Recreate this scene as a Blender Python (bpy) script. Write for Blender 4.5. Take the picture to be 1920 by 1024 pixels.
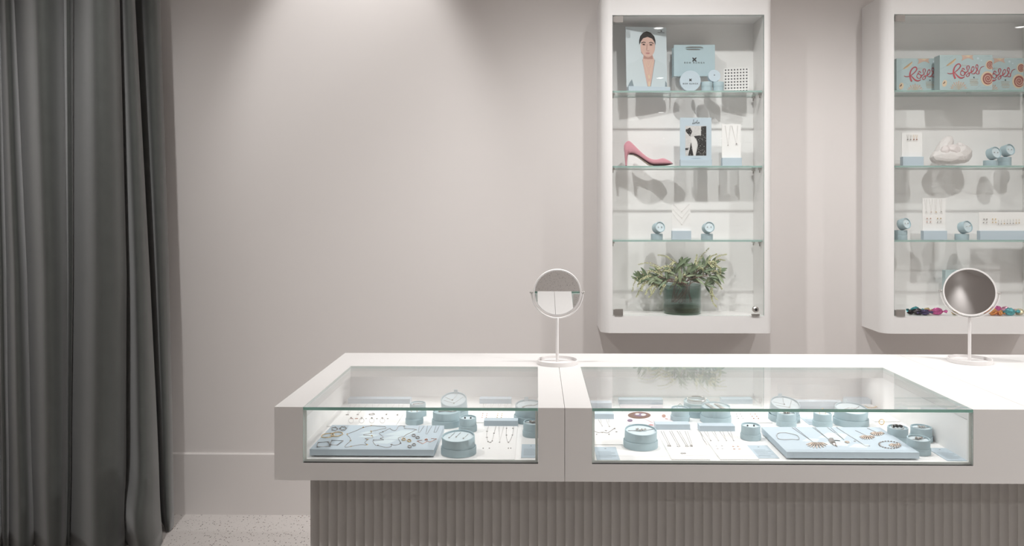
import bpy, bmesh, math, random
from mathutils import Vector, Matrix
random.seed(7)
for o in list(bpy.data.objects): bpy.data.objects.remove(o)
SC = bpy.context.scene
COL = SC.collection
# ------------------------------------------------------------------ camera
FPX, PPX, PPY, YAW, EYE = 1500.0, 984.0, 388.0, math.atan(22/1500), 1.475
cam = bpy.data.cameras.new('camera'); camo = bpy.data.objects.new('camera', cam); COL.objects.link(camo)
cam.sensor_width = 36; cam.lens = FPX/1920*36; cam.clip_start = .01
cam.shift_x = -(PPX-960)/1920; cam.shift_y = -(512-PPY)/1920
camo.location = (0, 0, EYE); camo.rotation_euler = (math.pi/2, 0, YAW)
SC.camera = camo
# ------------------------------------------------------------------ world, exposure
w = bpy.data.worlds.new('world'); SC.world = w; w.use_nodes = True
w.node_tree.nodes['Background'].inputs[0].default_value = (.9, .92, 1, 1)
w.node_tree.nodes['Background'].inputs[1].default_value = .1
SC.view_settings.view_transform = 'Standard'; SC.view_settings.look = 'None'
SC.view_settings.gamma = 1; SC.view_settings.use_curve_mapping = False
SC.view_settings.exposure = 0.09
try:
    SC.cycles.transparent_max_bounces = 24; SC.cycles.max_bounces = 10; SC.cycles.glossy_bounces = 5
    SC.cycles.diffuse_bounces = 4
except Exception: pass
LAMP_CAB, LAMP_WALL, LAMP_STORE, LAMP_COUNTER = 78.0, 38.0, 140.0, 84.0
LED = .5  # strength of the unseen strips added to brighten the glass cases
WARM = (1.0, .99, .98)
def ray(px, py):
    a = (px-PPX)/FPX; b = (PPY-py)/FPX; c, s = math.cos(YAW), math.sin(YAW)
    return Vector((c*a-s, s*a+c, b))
def V(px, py, Y):                       # pixel -> point on the vertical plane y = Y
    d = ray(px, py); t = Y/d.y; return Vector((d.x*t, Y, EYE+d.z*t))
def F(px, py, z):                       # pixel -> point on the level plane z
    d = ray(px, py); t = (z-EYE)/d.z; return Vector((d.x*t, d.y*t, z))
# ------------------------------------------------------------------ materials
M = {}
def mat(name, col, rough=.5, metal=0, spec=.5, noise=None, bump=None, sheen=0, trans=0, coat=0):
    m = bpy.data.materials.new(name); m.use_nodes = True; nt = m.node_tree
    b = nt.nodes['Principled BSDF']
    b.inputs['Base Color'].default_value = (*col, 1); b.inputs['Roughness'].default_value = rough
    b.inputs['Metallic'].default_value = metal; b.inputs['Specular IOR Level'].default_value = spec
    if sheen: b.inputs['Sheen Weight'].default_value = sheen; b.inputs['Sheen Roughness'].default_value = .4
    if trans: b.inputs['Transmission Weight'].default_value = trans
    if coat: b.inputs['Coat Weight'].default_value = coat
    tc = nt.nodes.new('ShaderNodeTexCoord')
    if noise:                            # (scale, amount)
        n = nt.nodes.new('ShaderNodeTexNoise'); n.inputs['Scale'].default_value = noise[0]; n.inputs['Detail'].default_value = 4
        nt.links.new(tc.outputs['Object'], n.inputs['Vector'])
        r = nt.nodes.new('ShaderNodeMapRange'); r.inputs[3].default_value = 1-noise[1]; r.inputs[4].default_value = 1+noise[1]
        nt.links.new(n.outputs[0], r.inputs[0])
        x = nt.nodes.new('ShaderNodeVectorMath'); x.operation = 'SCALE'; x.inputs[0].default_value = col
        nt.links.new(r.outputs[0], x.inputs['Scale']); nt.links.new(x.outputs[0], b.inputs['Base Color'])
    if bump:                             # (scale, strength)
        n = nt.nodes.new('ShaderNodeTexNoise'); n.inputs['Scale'].default_value = bump[0]; n.inputs['Detail'].default_value = 3
        nt.links.new(tc.outputs['Object'], n.inputs['Vector'])
        bp = nt.nodes.new('ShaderNodeBump'); bp.inputs['Strength'].default_value = bump[1]; bp.inputs['Distance'].default_value = .002
        nt.links.new(n.outputs[0], bp.inputs['Height']); nt.links.new(bp.outputs[0], b.inputs['Normal'])
    M[name] = m; return m
def glassmat(name, tint, f0=.04):        # clear pane: Schlick reflection over straight transmission
    m = bpy.data.materials.new(name); m.use_nodes = True; nt = m.node_tree; nt.nodes.clear()
    N = nt.nodes.new; L = nt.links.new
    g = N('ShaderNodeNewGeometry'); d = N('ShaderNodeVectorMath'); d.operation = 'DOT_PRODUCT'
    L(g.outputs['Incoming'], d.inputs[0]); L(g.outputs['Normal'], d.inputs[1])
    a = N('ShaderNodeMath'); a.operation = 'ABSOLUTE'; L(d.outputs['Value'], a.inputs[0])
    s = N('ShaderNodeMath'); s.operation = 'SUBTRACT'; s.inputs[0].default_value = 1; L(a.outputs[0], s.inputs[1]); s.use_clamp = True
    p = N('ShaderNodeMath'); p.operation = 'POWER'; L(s.outputs[0], p.inputs[0]); p.inputs[1].default_value = 5
    q = N('ShaderNodeMath'); q.operation = 'MULTIPLY_ADD'; L(p.outputs[0], q.inputs[0]); q.inputs[1].default_value = 1-f0; q.inputs[2].default_value = f0
    t = N('ShaderNodeBsdfTransparent'); t.inputs[0].default_value = (*tint, 1)
    gl = N('ShaderNodeBsdfGlossy'); gl.inputs['Roughness'].default_value = 0; gl.inputs[0].default_value = (1, 1, 1, 1)
    mx = N('ShaderNodeMixShader'); L(q.outputs[0], mx.inputs[0]); L(t.outputs[0], mx.inputs[1]); L(gl.outputs[0], mx.inputs[2])
    o = N('ShaderNodeOutputMaterial'); L(mx.outputs[0], o.inputs[0]); M[name] = m; return m
mat('wall', (.72, .683, .664), .75, noise=(.8, .012), bump=(180, .04))
mat('ceiling', (.78, .76, .74), .9)
mat('white', (.83, .815, .803), .38, noise=(3, .008))
mat('counter', (.72, .704, .69), .42, noise=(4, .008))
mat('case_white', (.92, .915, .905), .5, noise=(5, .006))
mat('flute', (.385, .368, .348), .55, noise=(9, .03))
mat('curtain', (.076, .081, .076), .85, sheen=.55, noise=(14, .14), bump=(420, .35))
mat('blue', (.525, .62, .69), .6, noise=(30, .012))
mat('tub', (.44, .565, .61), .65, noise=(60, .02), bump=(600, .2))
mat('tub_in', (.40, .60, .64), .7)
mat('pad', (.66, .76, .80), .8)
mat('card', (.90, .893, .882), .55)
mat('paper_pink', (.80, .72, .74), .5, noise=(22, .03))
mat('ink', (.045, .05, .055), .6)
mat('ink_soft', (.30, .37, .41), .6)
mat('silver', (.62, .60, .58), .24, 1)
mat('chain', (.40, .37, .35), .32, 1)
mat('gold', (.78, .56, .27), .24, 1)
mat('rose_gold', (.66, .38, .30), .26, 1)
mat('dark_stone', (.015, .02, .02), .08)
mat('pearl', (.85, .82, .78), .2, coat=.5)
mat('chrome', (.55, .53, .51), .28, 1, noise=(40, .06))
mat('mirror', (.80, .80, .80), .0, 1)
mat('metal_white', (.80, .775, .765), .35)
mat('pink_leather', (.74, .36, .42), .24, noise=(25, .03), bump=(160, .12), coat=.2)
mat('shoe_lining', (.66, .55, .45), .6)
mat('black', (.02, .02, .02), .4)
mat('leaf', (.16, .225, .125), .42, noise=(30, .25))
mat('leaf2', (.25, .31, .18), .45, noise=(30, .2))
mat('blossom', (.62, .63, .38), .6, noise=(80, .2))
mat('stem', (.22, .12, .09), .6)
mat('quartz', (.77, .735, .72), .45, spec=.3, noise=(18, .10), bump=(60, .6))
mat('quartz_pink', (.76, .70, .69), .45, spec=.3, noise=(22, .10), bump=(60, .5))
mat('poster', (.63, .71, .745), .35)
mat('skin', (.68, .46, .39), .5)
mat('skin_dark', (.46, .26, .22), .5)
mat('hair', (.02, .017, .017), .4)
mat('cloth_pale', (.60, .68, .71), .6)
mat('cloth_line', (.25, .31, .34), .6)
mat('lip', (.48, .22, .22), .5)
mat('photo_light', (.62, .61, .60), .4, noise=(120, .25))
mat('photo_dark', (.03, .03, .03), .4)
mat('photo_white', (.75, .74, .73), .4)
mat('box_blue', (.475, .60, .615), .45, noise=(15, .02))
mat('rose_red', (.56, .105, .13), .45)
mat('rose_dark', (.20, .05, .07), .45)
mat('rose_mid', (.36, .13, .11), .45)
mat('cream', (.74, .60, .43), .5)
mat('tan', (.55, .39, .24), .5)
mat('peach', (.66, .47, .38), .5)
mat('faint', (.36, .48, .52), .5)
mat('nest', (.17, .10, .075), .8, noise=(90, .4))
mat('egg', (.66, .60, .57), .4)
mat('purple', (.16, .10, .18), .5)
for n, c in dict(teal=(.06, .30, .33), dark=(.035, .03, .035), gilt=(.62, .48, .22), violet=(.07, .05, .14), magenta=(.55, .10, .30),
                 orange=(.70, .30, .10), pinkfoil=(.62, .30, .40), aqua=(.12, .42, .46), cream=(.68, .60, .42)).items():
    mat('foil_'+n, c, .22, .75, noise=(160, .5), bump=(140, 1.0))
glassmat('pane', (.995, .998, .996), .034); glassmat('acrylic', (.988, .988, .986))
glassmat('door_pane', (.992, .996, .992), .03)
glassmat('vase_glass', (.70, .775, .755)); glassmat('water', (.82, .77, .64), .02)
mat('pane_edge', (.15, .33, .27), .15, trans=.25)
mat('rim_edge', (.62, .70, .67), .2, trans=.2)
mat('channel', (.80, .85, .82), .4)
mat('shelf_edge', (.40, .56, .52), .15, trans=.3)
def emit(name, col, s):
    m = bpy.data.materials.new(name); m.use_nodes = True; nt = m.node_tree; nt.nodes.clear()
    e = nt.nodes.new('ShaderNodeEmission'); e.inputs[0].default_value = (*col, 1); e.inputs[1].default_value = s
    o = nt.nodes.new('ShaderNodeOutputMaterial'); nt.links.new(e.outputs[0], o.inputs[0]); M[name] = m
emit('lamp_lens', WARM, 14)
emit('added_led_diffuser', (1, .985, .965), 6)
# terrazzo
m = mat('terrazzo', (.66, .62, .595), .45); nt = m.node_tree; b = nt.nodes['Principled BSDF']
tc = nt.nodes.new('ShaderNodeTexCoord'); prev = None
for sc_, th, c in ((95, .36, (.16, .14, .13)), (160, .30, (.38, .33, .30)), (60, .24, (.26, .19, .16)), (120, .17, (.80, .78, .76))):
    v = nt.nodes.new('ShaderNodeTexVoronoi'); v.inputs['Scale'].default_value = sc_; v.inputs['Randomness'].default_value = 1
    mp = nt.nodes.new('ShaderNodeMapping'); mp.inputs['Location'].default_value = (sc_*.37, sc_*.11, 0); mp.inputs['Scale'].default_value = (1, .8, 1)
    nt.links.new(tc.outputs['Object'], mp.inputs[0]); nt.links.new(mp.outputs[0], v.inputs['Vector'])
    sep = nt.nodes.new('ShaderNodeSeparateColor'); nt.links.new(v.outputs['Color'], sep.inputs[0])
    k = nt.nodes.new('ShaderNodeMath'); k.operation = 'LESS_THAN'; nt.links.new(v.outputs['Distance'], k.inputs[0])
    mul = nt.nodes.new('ShaderNodeMath'); mul.operation = 'MULTIPLY'; mul.inputs[1].default_value = th*1.25
    nt.links.new(sep.outputs[0], mul.inputs[0]); sub = nt.nodes.new('ShaderNodeMath'); sub.operation = 'SUBTRACT'; sub.inputs[1].default_value = th*.35
    nt.links.new(mul.outputs[0], sub.inputs[0]); nt.links.new(sub.outputs[0], k.inputs[1])
    mx = nt.nodes.new('ShaderNodeMix'); mx.data_type = 'RGBA'; nt.links.new(k.outputs[0], mx.inputs[0])
    if prev: nt.links.new(prev, mx.inputs[6])
    else: mx.inputs[6].default_value = (.66, .62, .595, 1)
    mx.inputs[7].default_value = (*c, 1); prev = mx.outputs[2]
nt.links.new(prev, b.inputs['Base Color'])
# ------------------------------------------------------------------ mesh helpers
class MB:
    def __init__(s): s.v = []; s.f = []; s.m = []; s.T = Matrix.Identity(4)
    def add(s, vs, fs, mi=0):
        n = len(s.v); s.v += [s.T @ Vector(p) for p in vs]
        for i, f in enumerate(fs):
            s.f.append([n+k for k in f]); s.m.append(mi if isinstance(mi, int) else mi[i])
        return s
    def box(s, x0, x1, y0, y1, z0, z1, mi=0):
        return s.add([(x0,y0,z0),(x1,y0,z0),(x1,y1,z0),(x0,y1,z0),(x0,y0,z1),(x1,y0,z1),(x1,y1,z1),(x0,y1,z1)],
              [(3,2,1,0),(4,5,6,7),(0,1,5,4),(1,2,6,5),(2,3,7,6),(3,0,4,7)], mi)
    def pane(s, x0, x1, y0, y1, z0, z1):  # broad faces clear (slot 0), the rim coloured (slot 1)
        d = (x1-x0, y1-y0, z1-z0); ax = d.index(min(d))
        return s.box(x0, x1, y0, y1, z0, z1, {0: [1,1,1,0,1,0], 1: [1,1,0,1,0,1], 2: [0,0,1,1,1,1]}[ax])
    def prism(s, poly, a, b, axis='z', mi=0): # poly in the two other axes
        def P(u, v, w): return {'z': (u, v, w), 'y': (u, w, v), 'x': (w, u, v)}[axis]
        n = len(poly); vs = [P(u, v, a) for u, v in poly]+[P(u, v, b) for u, v in poly]
        return s.add(vs, [tuple(range(n))[::-1], tuple(range(n, 2*n))]+[(i, (i+1) % n, n+(i+1) % n, n+i) for i in range(n)], mi)
    def lathe(s, prof, seg=32, mi=0):     # prof [(r,z)] about local z
        vs = []; fs = []; ms = []
        for r, z in prof:
            for k in range(seg):
                a = 2*math.pi*k/seg; vs.append((r*math.cos(a), r*math.sin(a), z))
        for i in range(len(prof)-1):
            for k in range(seg):
                fs.append((i*seg+k, i*seg+(k+1) % seg, (i+1)*seg+(k+1) % seg, (i+1)*seg+k))
                ms.append(mi if isinstance(mi, int) else mi[i])
        return s.add(vs, fs, ms)
    def tube(s, pts, r, seg=6, closed=False, mi=0):
        pts = [Vector(p) for p in pts]; n = len(pts)
        rs = r if isinstance(r, (list, tuple)) else [r]*n
        vs = []; up = Vector((0, 0, 1)); U = None
        for i, p in enumerate(pts):
            q0 = pts[i-1] if (i or closed) else p; q1 = pts[(i+1) % n] if (i < n-1 or closed) else p
            t = (q1-q0)
            if t.length < 1e-9: t = Vector((1, 0, 0))
            t.normalize()
            if U is None:
                U = t.cross(up)
                if U.length < .1: U = t.cross(Vector((1, 0, 0)))
            U = U-t*U.dot(t)
            if U.length < 1e-6: U = t.orthogonal()
            U.normalize(); W = t.cross(U)
            for k in range(seg):
                a = 2*math.pi*k/seg; vs.append(p+(U*math.cos(a)+W*math.sin(a))*rs[i])
        fs = [(i*seg+k, i*seg+(k+1) % seg, ((i+1) % n)*seg+(k+1) % seg, ((i+1) % n)*seg+k) for i in range(n if closed else n-1) for k in range(seg)]
        if not closed: fs += [tuple(range(seg))[::-1], tuple(range((n-1)*seg, n*seg))]
        return s.add(vs, fs, mi)
    def ball(s, c, r, seg=8, rings=5, mi=0):
        c = Vector(c); rr = r if isinstance(r, (tuple, list)) else (r, r, r); vs = [c+Vector((0, 0, -rr[2]))]; fs = []
        for i in range(1, rings):
            p = -math.pi/2+math.pi*i/rings
            for k in range(seg):
                a = 2*math.pi*k/seg; vs.append(c+Vector((rr[0]*math.cos(p)*math.cos(a), rr[1]*math.cos(p)*math.sin(a), rr[2]*math.sin(p))))
        vs.append(c+Vector((0, 0, rr[2]))); T = len(vs)-1
        for k in range(seg):
            fs.append((0, 1+(k+1) % seg, 1+k)); fs.append((T, 1+(rings-2)*seg+k, 1+(rings-2)*seg+(k+1) % seg))
        for i in range(rings-2):
            for k in range(seg):
                fs.append((1+i*seg+k, 1+i*seg+(k+1) % seg, 1+(i+1)*seg+(k+1) % seg, 1+(i+1)*seg+k))
        return s.add(vs, fs, mi)
    def build(s, name, mats, parent=None, smooth=False, loc=None, angle=None):
        me = bpy.data.meshes.new(name); off = Vector(loc) if loc is not None else Vector()
        me.from_pydata([tuple(p-off) for p in s.v], [], s.f)
        for m_ in (mats if isinstance(mats, (list, tuple)) else [mats]): me.materials.append(M[m_])
        me.polygons.foreach_set('material_index', s.m)
        if smooth: me.polygons.foreach_set('use_smooth', [True]*len(me.polygons))
        me.update(); bm = bmesh.new(); bm.from_mesh(me); bmesh.ops.recalc_face_normals(bm, faces=bm.faces)
        if angle:
            for e in bm.edges:
                if len(e.link_faces) == 2 and e.calc_face_angle(0) > angle: e.smooth = False
        bm.to_mesh(me); bm.free()
        o = bpy.data.objects.new(name, me); COL.objects.link(o)
        if parent is not None: o.parent = parent
        if loc is not None and parent is None: o.location = off
        return o
def tag(o, label=None, cat=None, group=None, kind=None):
    if label: o['label'] = label
    if cat: o['category'] = cat
    if group: o['group'] = group
    if kind: o['kind'] = kind
    return o
def thing(name, label, cat, loc=(0, 0, 0), group=None, rz=0):
    o = bpy.data.objects.new(name, None); COL.objects.link(o); o.location = loc; o.rotation_euler.z = rz; o.empty_display_size = .02
    return tag(o, label, cat, group)
def dup(src, parent=None, loc=None):
    c = src.copy(); COL.objects.link(c)
    if parent is not None: c.parent = parent
    if loc is not None: c.location = loc
    return c
def dup_tree(root, label, loc=None, group=None):
    r = dup(root, None, loc); r['label'] = label
    if group: r['group'] = group
    for ch in list(root.children):
        c = dup(ch, r)
        for g in ch.children: dup(g, c)
    return r
def spline(pts, n=6, closed=False):      # Catmull-Rom
    P = [Vector(p) for p in pts]; N = len(P); out = []
    for i in range(N if closed else N-1):
        g = (lambda k: P[k % N]) if closed else (lambda k: P[max(0, min(N-1, k))])
        a, b, c, d = g(i-1), g(i), g(i+1), g(i+2)
        for j in range(n):
            t = j/n; out.append(.5*((2*b)+(c-a)*t+(2*a-5*b+4*c-d)*t*t+(3*b-3*c+d-a)*t**3))
    if not closed: out.append(P[-1])
    return out
def struct(mb, name, mats, smooth=False): return tag(mb.build(name, mats, None, smooth), kind='structure')
# ------------------------------------------------------------------ the room
WY = F(450, 963, 0).y                    # back wall
XL, XR, YR, CZ = -2.6, 6.2, -14.0, 3.15
struct(MB().box(XL, XR, YR, WY+.1, -.05, 0), 'floor', 'terrazzo')
struct(MB().box(XL, XR, YR, WY+.1, CZ, CZ+.05), 'ceiling', 'ceiling')
struct(MB().box(XL, XR, WY, WY+.1, 0, CZ), 'wall_back', 'wall')
struct(MB().box(XL-.1, XL, YR, WY+.1, 0, CZ), 'wall_left', 'wall')
struct(MB().box(XR, XR+.1, YR, WY+.1, 0, CZ), 'wall_right', 'wall')
struct(MB().box(XL, XR, YR-.1, YR, 0, CZ), 'wall_rear', 'wall')
bb = MB(); bbh = V(420, 849, WY).z
bb.prism([(WY, 0), (WY-.016, 0), (WY-.016, bbh-.004), (WY-.012, bbh), (WY, bbh)], XL, XR, 'x')
struct(bb, 'baseboard_back', 'wall')
# downlights: trim ring + lens, each with its own lamp
def downlight(x, y, label, power, size=1.9, blend=.6, aim=None, rad=.035, group='ceiling downlights'):
    t = thing('ceiling_downlight', label, 'downlight', (x, y, CZ), group)
    MB().lathe([(.045, 0), (.062, 0), (.062, -.006), (.045, -.004), (.045, 0)], 28).build('trim_ring', 'metal_white', t, True)
    MB().lathe([(.0001, -.001), (.045, -.001)], 28).build('lens', 'lamp_lens', t)
    L = bpy.data.lights.new('downlight_lamp', 'SPOT'); L.energy = power; L.spot_size = size; L.spot_blend = blend
    L.shadow_soft_size = rad; L.color = WARM
    lo = bpy.data.objects.new('downlight_lamp', L); COL.objects.link(lo); lo.parent = t; lo.location = (0, 0, -.03)
    if aim is not None: lo.rotation_euler = (Vector(aim)-Vector((x, y, CZ-.03))).to_track_quat('-Z', 'Y').to_euler()
    return t
downlight(.72, 2.44, 'round ceiling downlight above the counter in front of the plant cabinet', LAMP_CAB, 1.75, 1, (.85, 3.3, .6))
downlight(1.72, 2.44, 'round ceiling downlight above the counter in front of the chocolate box cabinet', LAMP_CAB*.84, 1.75, 1, (1.8, 3.3, .6))
downlight(-.86, 3.10, 'round ceiling downlight close to the bare wall, casting its pool of light', LAMP_WALL, 1.06, .6, (-.86, WY, 2.2), .05)
downlight(-.22, 2.44, 'round ceiling downlight above the left end of the counter', LAMP_COUNTER, 1.75, 1, (.5, 3.3, .6))
downlight(3.5, 1.15, 'added tilted ceiling downlight at the right, turned towards the counter front', 230, .95, 1, (-.2, 2.16, .4))  # unseen lamp added so the flutes are lit from the right
downlight(-1.6, 2.44, 'added round ceiling downlight nearest the curtain', 82, 2.3, 1, (-1.5, 2.6, 0))  # unseen fill lamp added for the curtain, floor and left wall
downlight(-2.38, -5.45, 'round ceiling downlight close to the left side wall, deep in the shop', 17, 1.7, .8)
for y_, xs in ((1.6, (3.4, 4.9)), (-.3, (1.14, 4.5)), (-3.2, (1.6, 4.4)), (-7.0, (2.2, 4.6)), (-12.4, (3.1, 4.5))):
    for i, x_ in enumerate(xs):
        downlight(x_, y_, 'round ceiling downlight, %s one in row %s counted back from the counter' % (('left', 'right')[i], {1.6: 'one', -.3: 'two', -3.2: 'three', -7.0: 'four', -12.4: 'five'}[y_]),
                  LAMP_STORE*(.35 if x_ < 1.5 else .85), 2.5, .9)
# ------------------------------------------------------------------ curtain
cb = [  # fold edges: pixel x at the top, the middle and the hem
 (-62, -40, -30), (-28, -8, 4), (-2, 11, 17), (25, 49, 62), (118, 126, 125), (137, 136, 129), (222, 235, 233), (252, 279, 303), (300, 316, 326)]
def cx(i, y):
    a, b_, c = cb[i]; t = y/512.0
    return a+(b_-a)*t if t < 1 else b_+(c-b_)*(t-1)
rows = []
ZT = CZ-.02
for j in range(49):
    q = j/48; z = ZT+(0.006-ZT)*q
    yp = 388-(z-EYE)/3.5*1500; ypc = max(-60, min(1040, yp)); low = max(0, (ypc-820)/200)**1.5
    ctrl = []
    for i in range(len(cb)-1):
        xa, xb = cx(i, ypc), cx(i+1, ypc); w_ = xb-xa; last = i == len(cb)-2
        base = 3.45+(.09 if i == len(cb)-3 else 0)+(.25 if last else 0) - (.05*low if i == len(cb)-3 else 0)
        dep = min(.15, .045+w_*.0013)*(1+.25*q)
        if i == 4: dep *= .6
        ctrl += [(xa-3-.02*w_, base+.05), (xa+.22*w_, base-.35*dep), (xa+.5*w_, base-dep+.012*math.sin(q*5+i)), (xa+.8*w_, base-.75*dep), (xb-1, base-.1*dep), (xb-.5, base+.035)]
        if last: ctrl.pop()
    line = spline([(a, b_, 0) for a, b_ in ctrl], 5)
    row = []
    for p in line:
        Y = p.y; X = V(p.x, 388, Y).x
        if 225 < p.x < 312:                       # the fold that breaks on the floor
            k_ = math.exp(-((z-.16)/.10)**2)*math.exp(-((p.x-262)/26)**2)
            Y -= .075*k_; X += .015*k_
        Y -= .01*math.sin(z*9+p.x*.06)*max(0, q-.7)
        row.append((X, Y, max(z, .004)))
    rows.append(row)
nc = len(rows[0]); mb = MB()
mb.add([p for r in rows for p in r], [(j*nc+i, j*nc+i+1, (j+1)*nc+i+1, (j+1)*nc+i) for j in range(48) for i in range(nc-1)])
ct = thing('curtain', 'dark grey velvet curtain hanging in deep folds beside the bare wall', 'curtain', (rows[-1][nc//2][0], rows[-1][nc//2][1], 0))
c_ = mb.build('drape', 'curtain', ct, True); c_.location = -ct.location
sd = c_.modifiers.new('thick', 'SOLIDIFY'); sd.thickness = .004
# hem seam on the hanging edge
c2 = MB().tube([(x_[nc-1][0], x_[nc-1][1]-.003, x_[nc-1][2]) for x_ in rows], .004, 6).build('edge_seam', 'curtain', ct, True); c2.location = -ct.location
tr = MB().box(XL, -1.60, 3.40, 3.46, CZ-.03, CZ).build('curtain_track', 'metal_white', ct); tr.location = -ct.location
# ------------------------------------------------------------------ wall cabinets
CF = WY*.94; CB = CF+.185                 # front plane, inner back
def cabinet(px_left, py_top, label, py_open_top, py_open_bot, has_lock):
    x0 = V(px_left, 388, CF).x; ow = .679; W = .766
    z0 = V(1280, 625, CF).z; z1 = 2.42; oz0 = V(1280, 592.5, CF).z; oz1 = V(1280, 28, CF).z
    ox0 = x0+.051; ox1 = ox0+ow; x1 = x0+W
    t = thing('display_cabinet', label, 'cabinet', (x0+W/2, WY, z0), 'wall display cabinets')
    L = t.location
    R = .05; m_ = MB()
    arcl = [(x0+R-R*math.cos(a), CF+R-R*math.sin(a)) for a in [math.pi/2*k/10 for k in range(11)]]
    m_.prism(arcl+[(ox0, CF), (ox0, CB), (ox0, WY), (x0, WY)], z0, z1)
    arcr = [(x1-.03+.03*math.sin(a), CF+.03-.03*math.cos(a)) for a in [math.pi/2*k/8 for k in range(9)]]
    m_.prism([(ox1, WY), (ox1, CB), (ox1, CF)]+arcr+[(x1, WY)], z0, z1)
    m_.box(ox0, ox1, CF, WY, z0, oz0).box(ox0, ox1, CF, WY, oz1, z1)
    o = m_.build('carcass', 'white', t, True, angle=.5); o.location = -L
    o = MB().box(ox0, ox1, CB, CB+.01, oz0, oz1).build('back_panel', 'case_white', t); o.location = -L
    d = MB().pane(ox0+.002, ox1-.002, CF+.002, CF+.008, oz0+.003, oz1-.003).build('door', ['door_pane', 'shelf_edge'], t); d.location = -L
    for zc in (oz1-.019, oz0+.016):
        h = MB().box(ox0+.010, ox0+.047, CF-.004, CF+.002, zc-.0145, zc+.0145)
        h.box(ox0+.004, ox0+.010, CF-.002, CF+.012, zc-.012, zc+.012)
        h.build('hinge', 'chrome', d)
    lk = MB(); c0 = Vector((ox1-.040, CF-.004, oz0+.030)); lk.T = Matrix.Translation(c0) @ Matrix.Rotation(math.pi/2, 4, 'X')
    lk.lathe([(.0001, .010), (.009, .010), (.0135, .006), (.0145, 0), (.0145, -.006)], 24)
    lk.T = Matrix.Identity(4); lk.box(c0.x-.018, c0.x+.018, CF-.006, CF+.002, oz0+.002, oz0+.010)
    lko = lk.build('lock', 'chrome', d, True, angle=.6)
    kh = MB(); kh.T = Matrix.Translation(c0+Vector((0, -.0102, 0))) @ Matrix.Rotation(math.pi/2, 4, 'X'); kh.lathe([(.0001, .0006), (.006, .0006), (.006, 0)], 16)
    kh.build('keyhole', 'black', d)
    zs = []
    for py in (170, 311, 450):
        z = V(1280, py, CF+.022).z; zs.append(z)
        sh = MB().pane(ox0+.003, ox1-.003, CF+.022, CB-.004, z-.008, z).build('shelf', ['pane', 'shelf_edge'], t); sh.location = -L
        for xx in (ox0, ox1-.014):
            for yy in (CF+.05, CB-.03):
                MB().box(xx, xx+.014, yy-.005, yy+.005, z-.017, z-.0085).tube([(xx+.007, yy, z-.017), (xx+.007, yy, z-.03)], .003, 8).build('shelf_pin', 'chrome', sh)
    return ox0, ox1, oz0, oz1, zs
A = cabinet(1127, 0, 'left wall cabinet with glass door, holding the pink shoe and vase of greenery', 28, 592, True)
B = cabinet(1655, 0, 'right wall cabinet with glass door, holding chocolate boxes and a rock crystal', 26, 595, True)
ZS = A[4]; ZFL = A[2]+.0005
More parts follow.
